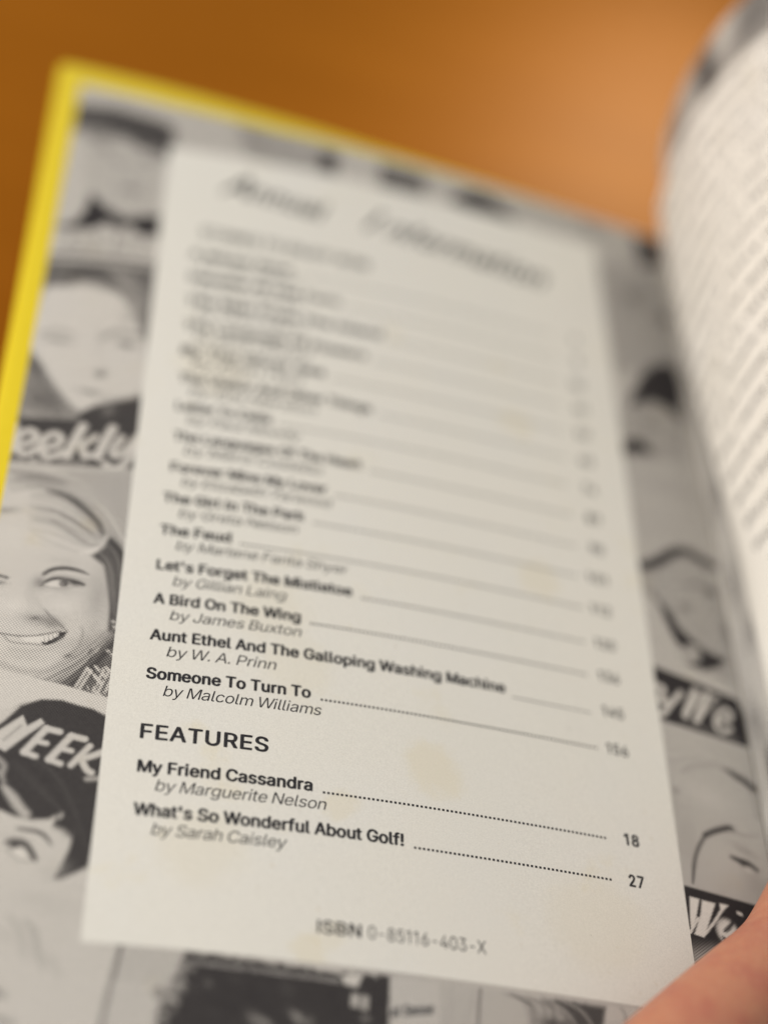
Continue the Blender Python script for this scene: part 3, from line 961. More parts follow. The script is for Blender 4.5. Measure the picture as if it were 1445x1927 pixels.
# a plain grotesque letter set: advance width and outlines, in thousandths of an em
GLYPHS = {
 '!': [196,[[130,9,140,24,143,41,140,58,130,73,116,83,98,86,81,83,66,73,56,58,52,41,56,24,66,9,81,-1,98,-4,116,-1],[63,509,67,160,128,160,132,509]]],
 "'": [206,[[136,509,70,509,78,318,128,318]]],
 ',': [188,[[137,71,68,71,38,-119,84,-119]]],
 '-': [453,[[114,188,337,188,337,244,114,244]]],
 '.': [188,[[50,41,53,24,63,9,78,-1,95,-4,113,-1,128,9,138,24,141,41,138,59,128,73,113,83,95,87,78,83,63,73,53,59]]],
 '0': [453,[[113,314,123,365,140,405,163,435,192,453,227,460,261,453,290,435,313,405,330,365,340,314,344,254,340,194,330,144,313,103,290,74,261,56,227,50,192,56,163,74,140,103,123,144,113,194,109,254],[405,254,400,330,384,395,358,447,323,484,279,508,227,516,174,508,130,484,95,447,69,395,53,330,48,254,53,178,69,113,95,62,130,24,174,1,227,-7,279,1,323,24,359,62,384,113,400,178]]],
 '1': [350,[[226,0,226,509,148,509,36,427,36,358,159,448,162,448,162,0]]],
 '2': [453,[[389,57,153,57,153,60,267,180,306,223,336,259,357,290,371,318,378,345,381,372,376,411,361,445,337,474,306,497,268,511,225,516,182,511,143,496,111,473,86,442,71,405,66,362,127,362,130,390,139,413,153,433,172,447,196,457,224,460,250,457,273,449,293,436,308,419,317,397,320,371,318,348,311,327,299,305,282,282,234,229,64,47,64,0,389,0]]],
 '3': [453,[[393,145,387,186,371,222,344,253,308,276,264,288,221,289,372,461,372,509,70,509,70,452,288,452,288,448,157,299,157,248,201,248,242,244,275,234,299,217,316,196,326,172,329,145,325,116,315,93,297,74,275,61,248,53,219,50,191,52,165,59,144,71,126,87,115,107,109,132,44,132,52,91,70,57,98,30,133,10,173,-3,218,-7,266,-2,309,12,344,36,370,66,387,103]]],
 '4': [453,[[109,166,311,509,247,509,40,158,40,105,282,105,282,0,343,0,343,105,413,105,413,163,343,163,343,318,282,318,282,163,109,163]]],
 '5': [453,[[263,330,229,334,203,331,178,325,155,315,136,301,134,301,151,452,366,452,366,509,96,509,67,253,128,246,145,258,167,268,192,275,218,277,248,273,275,262,297,244,314,221,324,193,328,162,324,131,314,104,298,82,276,64,250,53,221,50,196,52,173,60,154,73,138,89,127,108,122,130,60,130,66,93,83,60,108,32,140,11,178,-2,221,-7,268,-1,309,15,343,41,369,76,385,117,391,163,388,199,379,231,364,260,345,285,321,306,294,321]]],
 '6': [453,[[254,262,279,251,299,235,314,213,324,187,327,157,324,128,314,101,299,79,279,63,254,52,226,48,198,52,174,63,153,79,138,102,128,128,125,158,128,188,138,214,153,235,174,252,198,262,226,265],[235,314,214,312,196,307,172,292,322,509,252,509,137,340,102,285,80,239,68,199,64,162,69,115,84,74,109,40,142,15,182,-1,226,-7,271,-2,310,14,343,39,368,73,384,112,389,157,384,201,370,240,346,271,316,295,278,309]]],
 '7': [453,[[97,0,165,0,391,449,391,509,62,509,62,452,323,452,323,448]]],
 '8': [453,[[395,96,401,135,397,166,387,195,372,220,351,241,327,256,300,265,300,267,333,282,359,308,376,342,382,380,377,417,361,450,337,477,306,498,269,511,226,516,184,511,146,498,114,477,90,450,75,417,70,380,76,342,93,308,119,282,153,267,153,265,125,256,101,241,81,220,65,195,55,166,52,135,57,96,74,62,101,33,136,11,178,-2,226,-7,275,-2,317,11,352,33,378,62],[308,420,316,399,319,376,316,351,307,330,293,313,274,300,252,292,226,290,201,292,178,300,159,313,145,330,136,351,133,376,136,399,145,420,159,437,177,449,200,457,226,460,252,457,275,449,294,437],[337,139,333,113,323,91,307,74,285,60,258,52,226,49,195,52,167,60,145,74,129,91,119,113,115,139,119,165,130,189,147,208,169,223,196,232,226,235,256,232,283,223,305,208,322,189,333,165]]],
 '9': [453,[[199,247,174,257,154,274,138,295,129,322,125,352,129,381,138,407,154,429,174,446,199,457,226,460,254,457,279,446,299,429,314,407,324,381,327,350,324,321,314,295,299,273,279,257,254,247,226,243],[218,195,238,196,257,202,280,216,130,0,200,0,315,168,350,224,373,270,385,309,389,347,384,393,368,434,343,468,310,494,271,510,226,516,182,510,143,494,110,469,85,436,69,397,64,352,68,307,83,269,106,237,137,214,175,199]]],
 'A': [480,[[324,199,154,199,191,302,213,371,239,457,264,372,287,302],[344,142,395,0,463,0,276,509,201,509,16,0,85,0,135,142]]],
 'B': [456,[[385,227,363,245,339,257,315,262,315,267,336,275,356,286,373,301,387,320,395,344,398,374,394,410,381,442,359,469,329,491,289,504,241,509,60,509,60,0,247,0,301,4,344,18,377,39,400,67,413,100,418,136,414,173,402,203],[238,285,125,285,125,452,240,452,283,446,313,429,330,403,336,372,333,348,323,326,308,309,288,296,265,288],[296,63,245,57,125,57,125,231,248,231,279,228,306,218,327,203,342,184,352,161,355,137,349,105,330,80]]],
 'C': [510,[[267,53,223,59,184,76,151,105,125,145,109,194,103,254,109,314,125,364,150,403,184,432,223,450,267,456,292,454,315,449,337,440,357,428,375,413,389,395,401,373,408,348,473,348,463,385,448,418,427,447,402,471,373,490,340,504,305,513,267,516,205,508,150,484,104,445,70,393,48,329,40,254,48,179,70,115,104,63,150,25,205,1,267,-7,305,-4,341,5,373,19,402,38,428,62,448,91,463,124,473,160,408,160,401,136,389,114,375,96,357,81,337,69,315,60,292,55]]],
 'D': [502,[[219,0,291,8,351,31,398,68,433,119,455,181,462,255,455,329,433,391,399,441,353,478,294,501,225,509,60,509,60,0],[275,446,320,428,354,399,379,361,394,312,399,255,394,198,379,149,354,110,318,81,272,63,215,57,125,57,125,452,221,452]]],
 'E': [419,[[125,452,372,452,372,509,60,509,60,0,375,0,375,57,125,57,125,229,355,229,355,286,125,286]]],
 'F': [410,[[125,452,369,452,369,509,60,509,60,0,125,0,125,221,346,221,346,278,125,278]]],
 'G': [520,[[269,53,224,59,184,76,151,105,125,145,109,194,103,254,109,314,125,364,150,404,183,432,222,450,265,456,291,454,315,448,337,439,356,427,373,411,387,393,399,372,408,349,474,349,465,384,449,416,429,445,403,469,374,489,340,504,304,513,265,516,203,508,149,484,103,445,69,393,47,329,40,254,47,179,69,116,104,64,149,25,205,1,269,-7,326,0,377,19,419,50,451,91,471,141,478,200,478,256,283,256,283,199,414,199,410,160,396,123,374,93,345,71,309,57]]],
 'H': [517,[[392,289,125,289,125,509,60,509,60,0,125,0,125,232,392,232,392,0,457,0,457,509,392,509]]],
 'I': [188,[[62,0,126,0,126,509,62,509]]],
 'J': [396,[[336,145,336,509,272,509,272,145,266,104,248,74,220,56,185,50,149,56,122,74,104,104,98,145,98,173,33,173,33,145,44,81,75,33,124,3,185,-7,246,3,294,33,326,81]]],
 'K': [467,[[125,0,125,167,198,245,372,0,449,0,243,288,448,509,364,509,174,303,124,241,125,509,60,509,60,0]]],
 'L': [393,[[125,509,60,509,60,0,361,0,361,57,125,57]]],
 'M': [628,[[504,0,568,0,568,509,476,509,342,158,315,72,287,159,152,509,60,509,60,0,122,0,119,436,170,291,286,0,342,0,467,322,507,438,505,369]]],
 'N': [523,[[387,0,463,0,463,509,399,509,399,157,401,108,403,76,388,107,363,151,136,509,60,509,60,0,125,0,124,328,120,430,177,331]]],
 'O': [533,[[109,314,125,364,151,404,184,433,223,450,267,456,310,450,349,433,383,404,408,365,425,314,430,254,425,194,408,144,383,105,349,76,310,59,267,53,223,59,184,76,151,105,125,144,109,194,103,254],[493,254,486,329,464,393,429,445,384,484,329,508,267,516,205,508,150,484,105,445,70,393,48,329,40,254,48,179,70,115,105,63,150,25,205,1,267,-7,329,1,384,25,429,63,464,115,486,179]]],
 'P': [445,[[269,246,233,242,125,242,125,452,232,452,268,449,297,439,318,423,333,402,342,376,344,348,342,319,333,294,318,272,297,256],[235,186,289,191,332,207,366,233,390,265,404,304,409,348,404,391,390,430,366,462,332,487,289,503,235,509,60,509,60,0,125,0,125,186]]],
 'Q': [533,[[383,404,408,365,425,314,430,254,425,194,408,144,383,105,366,90,313,159,245,159,319,62,310,59,267,53,223,59,184,76,151,105,125,144,109,194,103,254,109,314,125,364,151,404,184,433,223,450,267,456,310,450,349,433],[150,484,105,445,70,393,48,329,40,254,48,179,70,115,105,63,150,25,205,1,267,-7,329,1,356,13,401,-48,468,-48,402,41,429,63,464,115,486,179,493,254,486,329,464,393,429,445,384,484,329,508,267,516,205,508]]],
 'R': [449,[[269,258,234,255,125,255,125,452,233,452,269,449,298,440,319,425,334,405,342,380,345,352,342,324,334,300,319,281,298,267],[405,309,409,352,405,395,390,433,367,465,333,489,290,504,236,509,60,509,60,0,125,0,125,198,236,198,246,199,353,0,428,0,313,210,333,217,367,240,390,271]]],
 'S': [447,[[401,378,394,415,377,449,351,476,316,498,275,511,227,516,180,511,138,498,102,476,75,448,58,413,52,372,60,326,86,289,128,260,184,239,245,222,296,205,316,193,332,179,342,161,346,139,341,114,329,92,311,74,286,60,257,52,224,49,194,52,166,59,142,71,123,88,110,110,104,137,38,137,46,96,64,60,91,31,128,9,172,-4,224,-9,278,-4,323,11,360,34,386,64,403,99,408,139,405,171,395,198,379,220,359,238,336,252,312,264,264,279,212,293,169,308,148,319,131,334,119,352,115,376,118,398,129,418,145,435,167,448,194,456,225,459,267,453,302,437,326,412,337,378]]],
 'T': [449,[[32,452,193,452,193,0,257,0,257,452,417,452,417,509,32,509]]],
 'U': [517,[[357,87,331,68,298,56,259,52,220,56,187,68,160,87,141,113,128,144,124,178,124,509,60,509,60,173,66,124,85,80,114,43,154,15,203,-2,259,-8,315,-2,363,15,403,43,433,80,451,124,457,173,457,509,393,509,393,178,389,144,377,113]]],
 'V': [480,[[241,53,215,137,192,206,84,509,16,509,204,0,278,0,463,509,395,509,290,206,267,138]]],
 'W': [686,[[462,196,380,509,306,509,211,145,193,60,175,145,82,509,16,509,155,0,230,0,318,323,335,395,343,438,351,391,368,323,455,0,530,0,670,509,603,509,510,145,493,62,486,94]]],
 'X': [474,[[382,0,456,0,275,263,446,509,374,509,272,361,252,329,238,302,223,329,204,361,104,509,29,509,200,261,18,0,91,0,206,166,237,218,250,195,292,129]]],
 'Y': [472,[[192,344,91,509,16,509,203,208,203,0,268,0,268,208,455,509,381,509,280,344,251,293,237,260,222,292]]],
 'Z': [438,[[399,57,152,57,114,55,169,129,397,462,397,509,40,509,40,452,285,452,324,454,273,385,42,46,42,0,399,0]]],
 'a': [389,[[337,251,333,290,322,320,306,343,286,360,263,372,239,379,194,384,163,382,133,375,104,364,79,346,57,322,41,291,100,274,118,301,149,322,171,329,196,331,220,329,240,322,256,311,267,297,273,279,276,255,265,235,234,227,178,220,125,211,100,203,78,193,58,179,43,161,34,138,30,108,35,73,48,45,68,22,94,5,126,-5,160,-9,190,-6,215,1,236,12,252,25,272,52,277,52,277,0,337,0],[228,59,202,49,170,45,149,47,130,52,114,61,102,72,94,87,92,105,95,124,103,139,117,150,134,159,175,168,231,176,259,182,276,190,276,138,272,115,263,93,248,74]]],
 'b': [424,[[220,330,253,325,280,311,301,290,316,261,325,227,328,189,325,151,316,117,301,88,279,66,253,51,220,47,188,51,162,65,140,86,125,115,116,150,113,189,116,229,125,263,140,291,161,312,188,325],[274,378,229,384,197,381,171,373,152,360,137,346,118,319,114,319,114,509,53,509,53,0,112,0,112,59,118,59,138,31,153,17,172,4,198,-5,229,-8,274,-2,313,16,346,45,370,84,385,133,390,189,385,245,370,293,345,332,313,361]]],
 'c': [396,[[304,117,292,89,271,66,243,52,207,46,173,51,145,66,124,89,108,117,99,151,96,187,99,224,108,258,124,287,145,310,173,325,207,330,242,325,270,311,290,289,303,262,362,277,353,301,340,322,324,341,305,356,284,368,260,377,234,383,207,384,159,378,117,360,82,330,56,291,40,243,34,187,40,133,56,85,82,46,117,16,159,-2,207,-8,235,-6,261,-1,285,9,306,21,325,37,341,56,354,78,363,102]]],
 'd': [424,[[205,330,237,325,263,312,284,291,300,263,309,229,312,189,309,150,299,115,284,86,263,65,236,51,205,47,172,51,145,66,124,88,109,117,99,151,96,189,99,227,108,261,124,290,145,311,172,325],[311,319,306,319,287,346,272,360,253,373,228,381,196,384,151,378,112,361,79,332,55,293,39,245,34,189,39,133,55,84,79,45,111,16,151,-2,195,-8,227,-5,252,4,272,17,287,31,307,59,313,59,313,0,372,0,372,509,311,509]]],
 'e': [404,[[128,80,110,106,100,139,97,169,371,169,371,194,368,242,357,282,341,315,319,341,294,361,266,374,236,382,205,384,157,378,115,359,81,329,55,290,39,242,34,187,40,132,56,85,82,46,117,16,161,-2,212,-8,249,-5,283,4,311,19,335,39,353,63,365,91,306,105,297,88,285,73,271,61,254,53,234,48,212,46,179,50,151,61],[307,237,308,221,97,221,99,241,109,270,125,294,146,313,173,326,205,330,237,326,263,314,283,294,298,269]]],
 'f': [254,[[154,460,171,470,195,474,215,472,227,468,243,521,222,527,187,530,161,527,135,519,113,505,96,486,84,461,81,432,81,379,6,379,6,327,81,327,81,0,142,0,142,327,228,327,228,379,142,379,142,419,145,443]]],
 'g': [425,[[313,319,308,319,288,346,273,360,253,373,228,382,196,384,152,378,112,361,80,332,55,293,39,246,34,191,39,136,55,90,80,53,113,27,152,10,195,5,227,8,252,16,272,28,287,41,306,68,311,68,311,-6,304,-47,282,-75,249,-92,207,-97,178,-95,154,-88,136,-78,122,-66,101,-41,51,-69,64,-91,82,-110,105,-127,134,-140,168,-148,207,-151,251,-147,291,-136,324,-117,350,-90,367,-54,372,-9,372,379,313,379],[264,75,237,63,205,59,172,63,145,76,124,96,109,123,99,155,96,193,99,229,109,262,124,290,145,312,172,325,205,330,237,325,264,312,285,291,300,264,309,231,312,193,309,154,300,121,285,95]]],
 'h': [410,[[296,0,357,0,357,240,353,285,341,321,321,349,295,369,264,380,227,384,187,379,152,362,124,332,114,311,114,509,53,509,53,0,114,0,114,227,117,257,126,283,141,303,161,317,184,326,210,329,246,323,273,304,290,275,296,235]]],
 'i': [167,[[114,455,123,468,126,483,123,499,114,512,100,521,84,524,67,521,54,512,44,499,41,483,44,468,54,455,67,446,84,443,100,446],[53,379,53,0,114,0,114,379]]],
 'j': [167,[[53,455,67,446,83,443,100,446,114,455,123,468,126,483,123,499,114,512,100,521,83,524,67,521,53,512,44,499,41,483,44,468],[50,-54,40,-72,25,-83,2,-87,-10,-87,-10,-143,4,-143,37,-139,65,-129,86,-113,102,-90,111,-63,114,-30,114,379,53,379,53,-29]]],
 'k': [381,[[360,379,284,379,121,212,114,212,114,509,53,509,53,0,114,0,114,140,154,178,294,0,372,0,201,217]]],
 'l': [189,[[53,84,58,47,74,20,101,3,139,-2,162,-1,181,3,170,54,146,52,130,54,120,62,115,77,114,99,114,509,53,509]]],
 'm': [610,[[335,0,335,247,338,270,345,290,358,307,374,320,395,328,419,330,447,326,473,313,490,289,496,254,496,0,557,0,557,255,553,296,541,328,522,354,497,372,468,383,437,386,407,383,381,375,357,361,337,343,322,321,317,307,309,331,287,361,257,380,219,386,195,384,172,376,151,363,132,346,118,323,112,308,112,379,53,379,53,0,114,0,114,238,117,266,126,289,140,307,158,320,178,328,199,330,229,326,253,311,269,288,274,260,274,0]]],
 'n': [410,[[296,0,357,0,357,240,353,285,341,321,321,349,295,369,264,380,227,384,187,379,152,362,124,332,112,308,112,379,53,379,53,0,114,0,114,227,117,257,126,283,141,303,161,317,184,326,210,329,246,323,273,304,290,275,296,235]]],
 'o': [415,[[99,224,108,258,124,287,145,310,173,325,207,330,242,325,270,310,292,287,307,258,316,224,319,187,316,151,307,117,292,89,270,66,242,51,207,46,173,51,145,66,124,89,108,117,99,151,96,187],[381,187,376,243,359,291,333,330,299,360,256,378,207,384,159,378,117,360,82,330,56,291,40,243,34,187,40,133,56,85,82,46,117,16,159,-2,207,-8,256,-2,299,16,333,46,359,85,376,133]]],
 'p': [424,[[220,330,253,325,280,311,301,290,316,261,325,227,328,189,325,151,316,117,301,88,279,66,253,51,220,47,188,51,162,65,140,86,125,115,116,150,113,189,116,229,125,263,140,291,161,312,188,325],[346,45,370,84,385,133,390,189,385,245,370,293,345,332,313,361,274,378,229,384,197,381,171,373,152,360,137,346,118,319,112,319,112,379,53,379,53,-143,114,-143,114,59,118,59,138,31,153,17,173,4,198,-5,229,-8,274,-2,313,16]]],
 'q': [424,[[205,330,237,325,263,312,284,291,300,263,309,229,312,189,309,150,299,115,284,86,263,65,236,51,205,47,172,51,145,66,124,88,109,117,99,151,96,189,99,227,108,261,124,290,145,311,172,325],[112,361,79,332,55,293,39,245,34,189,39,133,55,84,79,45,111,16,151,-2,195,-8,227,-5,252,4,272,17,287,31,306,59,311,59,311,-143,372,-143,372,379,313,379,313,319,307,319,287,346,272,360,253,373,228,381,196,384,151,378]]],
 'r': [259,[[117,262,126,284,140,301,159,315,182,323,207,326,243,322,243,384,213,385,181,380,152,367,130,347,115,321,112,321,112,379,53,379,53,0,114,0,114,237]]],
 's': [365,[[187,333,219,328,243,316,258,298,268,277,324,290,314,316,299,339,279,358,254,372,223,381,187,384,149,381,115,370,87,354,65,332,51,305,47,274,53,237,72,208,104,186,149,170,212,155,237,147,254,136,265,121,268,103,262,81,244,62,217,50,181,45,150,49,124,60,105,79,94,107,36,94,45,63,62,38,84,18,112,3,145,-5,182,-8,223,-5,260,6,290,24,312,47,326,75,331,107,325,142,306,171,275,194,229,209,172,223,144,232,124,243,112,258,109,277,114,299,131,317,156,329]]],
 't': [227,[[126,379,126,471,65,471,65,379,6,379,6,327,65,327,65,93,72,52,92,21,125,2,168,-4,192,-3,213,2,202,54,170,50,150,53,136,61,128,76,126,98,126,327,204,327,204,379]]],
 'u': [410,[[293,122,283,97,268,77,249,62,226,53,200,50,164,56,137,75,119,105,114,144,114,379,53,379,53,139,57,95,69,59,89,31,115,11,146,-1,182,-5,222,0,257,17,286,47,298,72,298,0,357,0,357,379,296,379,296,153]]],
 'v': [389,[[195,59,165,155,84,379,17,379,163,0,226,0,371,379,305,379,224,155]]],
 'w': [567,[[545,379,480,379,434,214,413,135,397,66,382,136,362,214,316,379,252,379,186,135,170,64,154,137,133,214,87,379,23,379,138,0,199,0,263,225,284,309,319,172,368,0,429,0]]],
 'x': [379,[[231,85,287,0,358,0,224,192,352,379,282,379,233,306,191,233,147,306,100,379,29,379,155,194,21,0,91,0,148,85,189,154]]],
 'y': [389,[[371,379,305,379,224,155,195,59,165,155,84,379,17,379,163,-1,151,-36,141,-58,130,-74,118,-84,104,-89,71,-87,61,-86,47,-139,65,-143,91,-145,117,-143,139,-136,159,-124,177,-107,191,-85,204,-58]]],
 'z': [380,[[48,323,254,323,254,320,42,46,42,0,339,0,339,56,126,56,126,60,333,331,333,379,48,379]]],
 ' ': [150,[]],
}


def glyphs(body, shear=0.0, bold=0.0, spacing=1.0):
    cu = bpy.data.curves.new("glyphs", 'CURVE')
    cu.dimensions = '2D'
    cu.fill_mode = 'BOTH'
    x = 0.0
    for ch in body:
        adv, cont = GLYPHS[ch]
        for c in cont:
            n = len(c) // 2
            sp = cu.splines.new('POLY')
            sp.points.add(n - 1)
            for k in range(n):
                px, py = c[2 * k] / 1000, c[2 * k + 1] / 1000
                sp.points[k].co = (x + px + shear * py, py, 0, 1)
            sp.use_cyclic_u = True
        x += adv / 1000 * spacing + bold * 1.2
    o = bpy.data.objects.new("glyphs", cu)
    col.objects.link(o)
    dg = bpy.context.evaluated_depsgraph_get()
    dg.update()
    me = bpy.data.meshes.new_from_object(o.evaluated_get(dg))
    n = len(me.vertices)
    co = np.empty(n * 3, np.float32)
    me.vertices.foreach_get("co", co)
    fcs = [tuple(p.vertices) for p in me.polygons]
    bpy.data.objects.remove(o)
    bpy.data.curves.remove(cu)
    bpy.data.meshes.remove(me)
    xy = co.reshape(-1, 3)[:, :2].astype(float)
    zl = np.zeros(len(xy))
    if bold > 0:                 # heavier strokes: ink spread a little to each side
        n0, f0, parts, fcs, lift = len(xy), fcs, [], [], []
        for k, (dx, dy) in enumerate(((0, 0), (1, .3), (-1, -.3), (.5, -.6), (-.5, .6))):
            parts.append(xy + np.array([dx, dy]) * bold)
            lift.append(np.full(n0, 0.004 * k))
            fcs += [tuple(i + n0 * k for i in t) for t in f0]
        xy, zl = np.concatenate(parts), np.concatenate(lift)
    return np.column_stack([xy, zl]), fcs


CAP = float(glyphs("H")[0][:, 1].max())


def lettering(name, body, u0, v0, u1, cap, mat, parent, shear=0.0, bold=0.0, place=None, v1=None, label=None, spacing=1.0):
    """a printed line from u0 to u1 with its baseline on v0, capitals 'cap' units tall"""
    xy, f = glyphs(body, shear, bold, spacing)
    k = cap / CAP
    x0, x1 = xy[:, 0].min(), xy[:, 0].max()
    kx = (u1 - u0) / (x1 - x0) if u1 is not None else k
    u = u0 + (xy[:, 0] - x0) * kx
    v = v0 - xy[:, 1] * k
    if v1 is not None: v = v + (v1 - v0) * (u - u0) / (u1 - u0)
    w = place(u, v) if place else W(u, v, 0.06 + xy[:, 2])
    o = mesh_obj(name, w, f, mat, parent)
    if label: o["label"] = label
    return o


def leader(u0, u1, v, n_pitch=1.17, dot=0.64):
    us = np.arange(u0, u1, n_pitch)
    vs, fs = [], []
    for u in us:
        b = len(vs)
        for (du, dv) in ((0, 0), (dot, 0), (dot, -dot), (0, -dot)):
            vs.append(W(u + du, v + dv, 0.07))
        fs.append((b, b + 1, b + 2, b + 3))
    return mesh_obj("dot_leader", np.array(vs), fs, M_ink, panel)


B, I = 0.034, 0.21
# title, author, page, baseline v, title end u, author end u
rows = [
    ("A Winter Rose", "by Jean Marsh", "4", 53.5, 43.0, 45.0),
    ("Summer At The Farm", "by Anne Weale", "9", 64.2, 59.0, 46.0),
    ("The Man From The Island", "by Clare Mann", "32", 75.2, 73.0, 48.0),
    ("The Language Of Flowers", "by Mary Howard", "41", 86.2, 67.8, 50.0),
    ("By The Silver Sea", "by Ellen Hart", "52", 97.2, 54.2, 48.0),
    ("The Visitor And Other Things", "by Ella Marston", "63", 108.7, 69.3, 52.0),
    ("Letter To Celia", "by Paul Moody", "74", 120.4, 38.3, 47.5),
    ("The Languages Of The Heart", "by Maris Costello", "81", 132.4, 65.9, 54.0),
    ("Forever Mine My Lover", "by Elizabeth Yarwood", "90", 144.3, 55.5, 57.1),
    ("The Girl In The Park", "by Greta Nelson", "101", 155.9, 49.1, 47.2),
    ("The Feud", "by Marlene Fanta Shyer", "112", 167.5, 28.6, 61.9),
    ("Let's Forget The Mistletoe", "by Gillian Laing", "120", 179.8, 63.1, 44.7),
    ("A Bird On The Wing", "by James Buxton", "136", 191.2, 48.7, 49.0),
    ("Aunt Ethel And The Galloping Washing Machine", "by W. A. Prinn", "145", 203.0, 107.1, 42.5),
    ("Someone To Turn To", "by Malcolm Williams", "156", 215.2, 51.9, 54.8),
    ("My Friend Cassandra", "by Marguerite Nelson", "18", 242.8, 52.8, 56.4),
    ("What's So Wonderful About Golf!", "by Sarah Caisley", "27", 254.8, 76.5, 46.7),
]
for k, (ti, au, pg, v, ue, ae) in enumerate(rows):
    u0 = 8.9 if v > 150 else 10.2
    lettering("story_title", ti, u0, v, ue, 3.3, M_ink, panel, 0, B, spacing=0.92)
    lettering("author_line", au, 13.6, v + 4.95, ae, 3.2, M_ink, panel, I, 0, spacing=0.95)
    if pg == "145":
        us_ = np.linspace(109, 132.8, 25)
        mesh_obj("dot_leader", np.concatenate([W(us_, v + 1.1, .07), W(us_, v + .82, .07)]), [(q, q + 1, q + 26, q + 25) for q in range(24)], M_ink_grey, panel)
    else:
        leader(ue + 2.6, 133.0, v + .35)
    lettering("page_number", pg, 143.1 - (6.7 if len(pg) == 3 else 4.5 if len(pg) == 2 else 2.2), v + .9, 143.1, 3.3, M_ink, panel, 0, 0.034 if len(pg) < 3 else 0.018)
lettering("section_heading", "STORIES TO ENJOY NOW", 13.0, 43.0, 69.0, 4.2, M_ink, panel, 0, 0.022, v1=44.5)
lettering("section_heading", "FEATURES", 8.8, 233.2, 41.2, 4.2, M_ink, panel, 0, 0.024)
lettering("script_heading", "A", 18.0, 19.5, 28.5, 10.5, M_ink, panel, .5, 0.016, v1=20.5)
lettering("script_heading", "nnual", 28.0, 20.8, 55.0, 8.6, M_ink, panel, .5, 0.022, v1=24.5)
lettering("script_heading", "I", 67.0, 24.0, 75.0, 10.5, M_ink, panel, .6, 0.022, v1=24.6)
lettering("script_heading", "nformation", 75.0, 25.0, 134.0, 8.8, M_ink, panel, .5, 0.024, v1=31.0)
lettering("isbn_line", "ISBN", 54.5, 280.8, 65.3, 3.3, M_ink, panel, 0, 0.018)
lettering("isbn_line", "0-85116-403-X", 67.0, 280.8, 97.1, 3.4, M_ink, panel, 0, -0.004)
a, b = P(357, 1814), P(640, 1852)
lettering("cover_slogan", "THE MAGAZINE FOR WOMEN EVERYWHERE", a[0], a[1], b[0], 1.25, M_light_print, endpaper, 0, 0.01, v1=b[1])
a, b = P(735, 1914), P(816, 1908)
lettering("cover_caption", "at Sense", a[0], a[1], b[0], 2.6, M_ink_grey, endpaper, .1, .035, v1=b[1])


# ---- free leaves standing up from the gutter ---------------------------------
def catmull(P0, n):
    P0 = [np.array(q, float) for q in P0]
    out = []
    for k in range(len(P0) - 1):
        a, b, c, d = P0[max(k - 1, 0)], P0[k], P0[k + 1], P0[min(k + 2, len(P0) - 1)]
        for q in range(n):
            s = q / n
            out.append(.5 * (2 * b + (c - a) * s + (2 * a - 5 * b + 4 * c - d) * s * s + (-a + 3 * b - 3 * c + d) * s ** 3))
    out.append(P0[-1])
    out = np.array(out)
    L = np.concatenate([[0], np.cumsum(np.linalg.norm(np.diff(out, axis=0), axis=1))])
    return out, L


# cross sections (u, z) of the text page at its top edge and lower down
SEC_T, LEN_T = catmull([(185.5, 5), (178.5, 8), (172.6, 16.5), (170.2, 24), (167.2, 37), (165.1, 56), (167.8, 77), (173.5, 94), (185, 112), (203, 128)], 12)
SEC_B, LEN_B = catmull([(186.5, 6), (187.0, 14), (189, 26), (193, 42), (198, 60), (205, 80), (214, 98), (226, 114), (240, 126), (256, 134)], 12)


def at_len(sec, L, s):
    return np.stack([np.interp(s, L, sec[:, 0]), np.interp(s, L, sec[:, 1])], -1)


def text_surface(s, v, off=0.0):
    s = np.asarray(s, float)
    v = np.asarray(v, float)
    k = np.interp(v, [-10, 30, 70, 115, 150, 178, 230, 290], [0, 0.02, .10, .30, .66, 1.0, 1.2, 1.35])
    a = at_len(SEC_T, LEN_T, s)
    b = at_len(SEC_B, LEN_B, s)
    e = 0.4
    a2 = at_len(SEC_T, LEN_T, s + e)
    b2 = at_len(SEC_B, LEN_B, s + e)
    q = a * (1 - k[..., None]) + b * k[..., None]
    d = (a2 - a) * (1 - k[..., None]) + (b2 - b) * k[..., None]
    d /= np.linalg.norm(d, axis=-1, keepdims=True) + 1e-9
    nrm = np.stack([-d[..., 1], d[..., 0]], -1)      # towards the left page / reader
    q = q + nrm * off
    return np.stack([q[..., 0] * S, -v * S, q[..., 1] * S], -1)


TV0, TV1, TS1 = -6.0, 272.0, 165.0
ss = np.linspace(0, TS1, 120)
vv = np.linspace(TV0, TV1, 100)
Sg, Vg = np.meshgrid(ss, vv, indexing='ij')
text_page = mesh_obj("text_page", text_surface(Sg, Vg).reshape(-1, 3), grid_faces(*Sg.shape), M_text_paper, book, smooth=True)
sol = text_page.modifiers.new("thickness", 'SOLIDIFY')
sol.thickness = 0.00012
sol.offset = -1

words = ("she had never thought of the house as hers until the morning they came back from the sea and found every window "
         "open to the light and the kettle still warm upon the stove as if someone had only that moment stepped out to "
         "fetch the milk and would return before the clock struck ten with a story of the long road home and the quiet "
         "people who lived along it in white cottages with blue doors").split()
wi = 0
v = TV0 + 9.0
ln = 0
while v < TV1 - 10:
    body = ""
    while len(body) < 32:
        body += words[wi % len(words)] + " "
        wi += 1
    ind = 5.0 if ln % 6 == 0 else 0
    end = 132.0 if ln % 6 != 5 else 95.0
    if ln % 6 == 5: body = body[:20]
    lettering("printed_line", (body.strip().capitalize() if ind else body.strip()).strip(), 16.0 + ind, v, end, 3.0, M_ink_dim, text_page,
              bold=0.008, place=lambda u, vv: text_surface(u, vv, 0.12))
    v += 8.6
    ln += 1

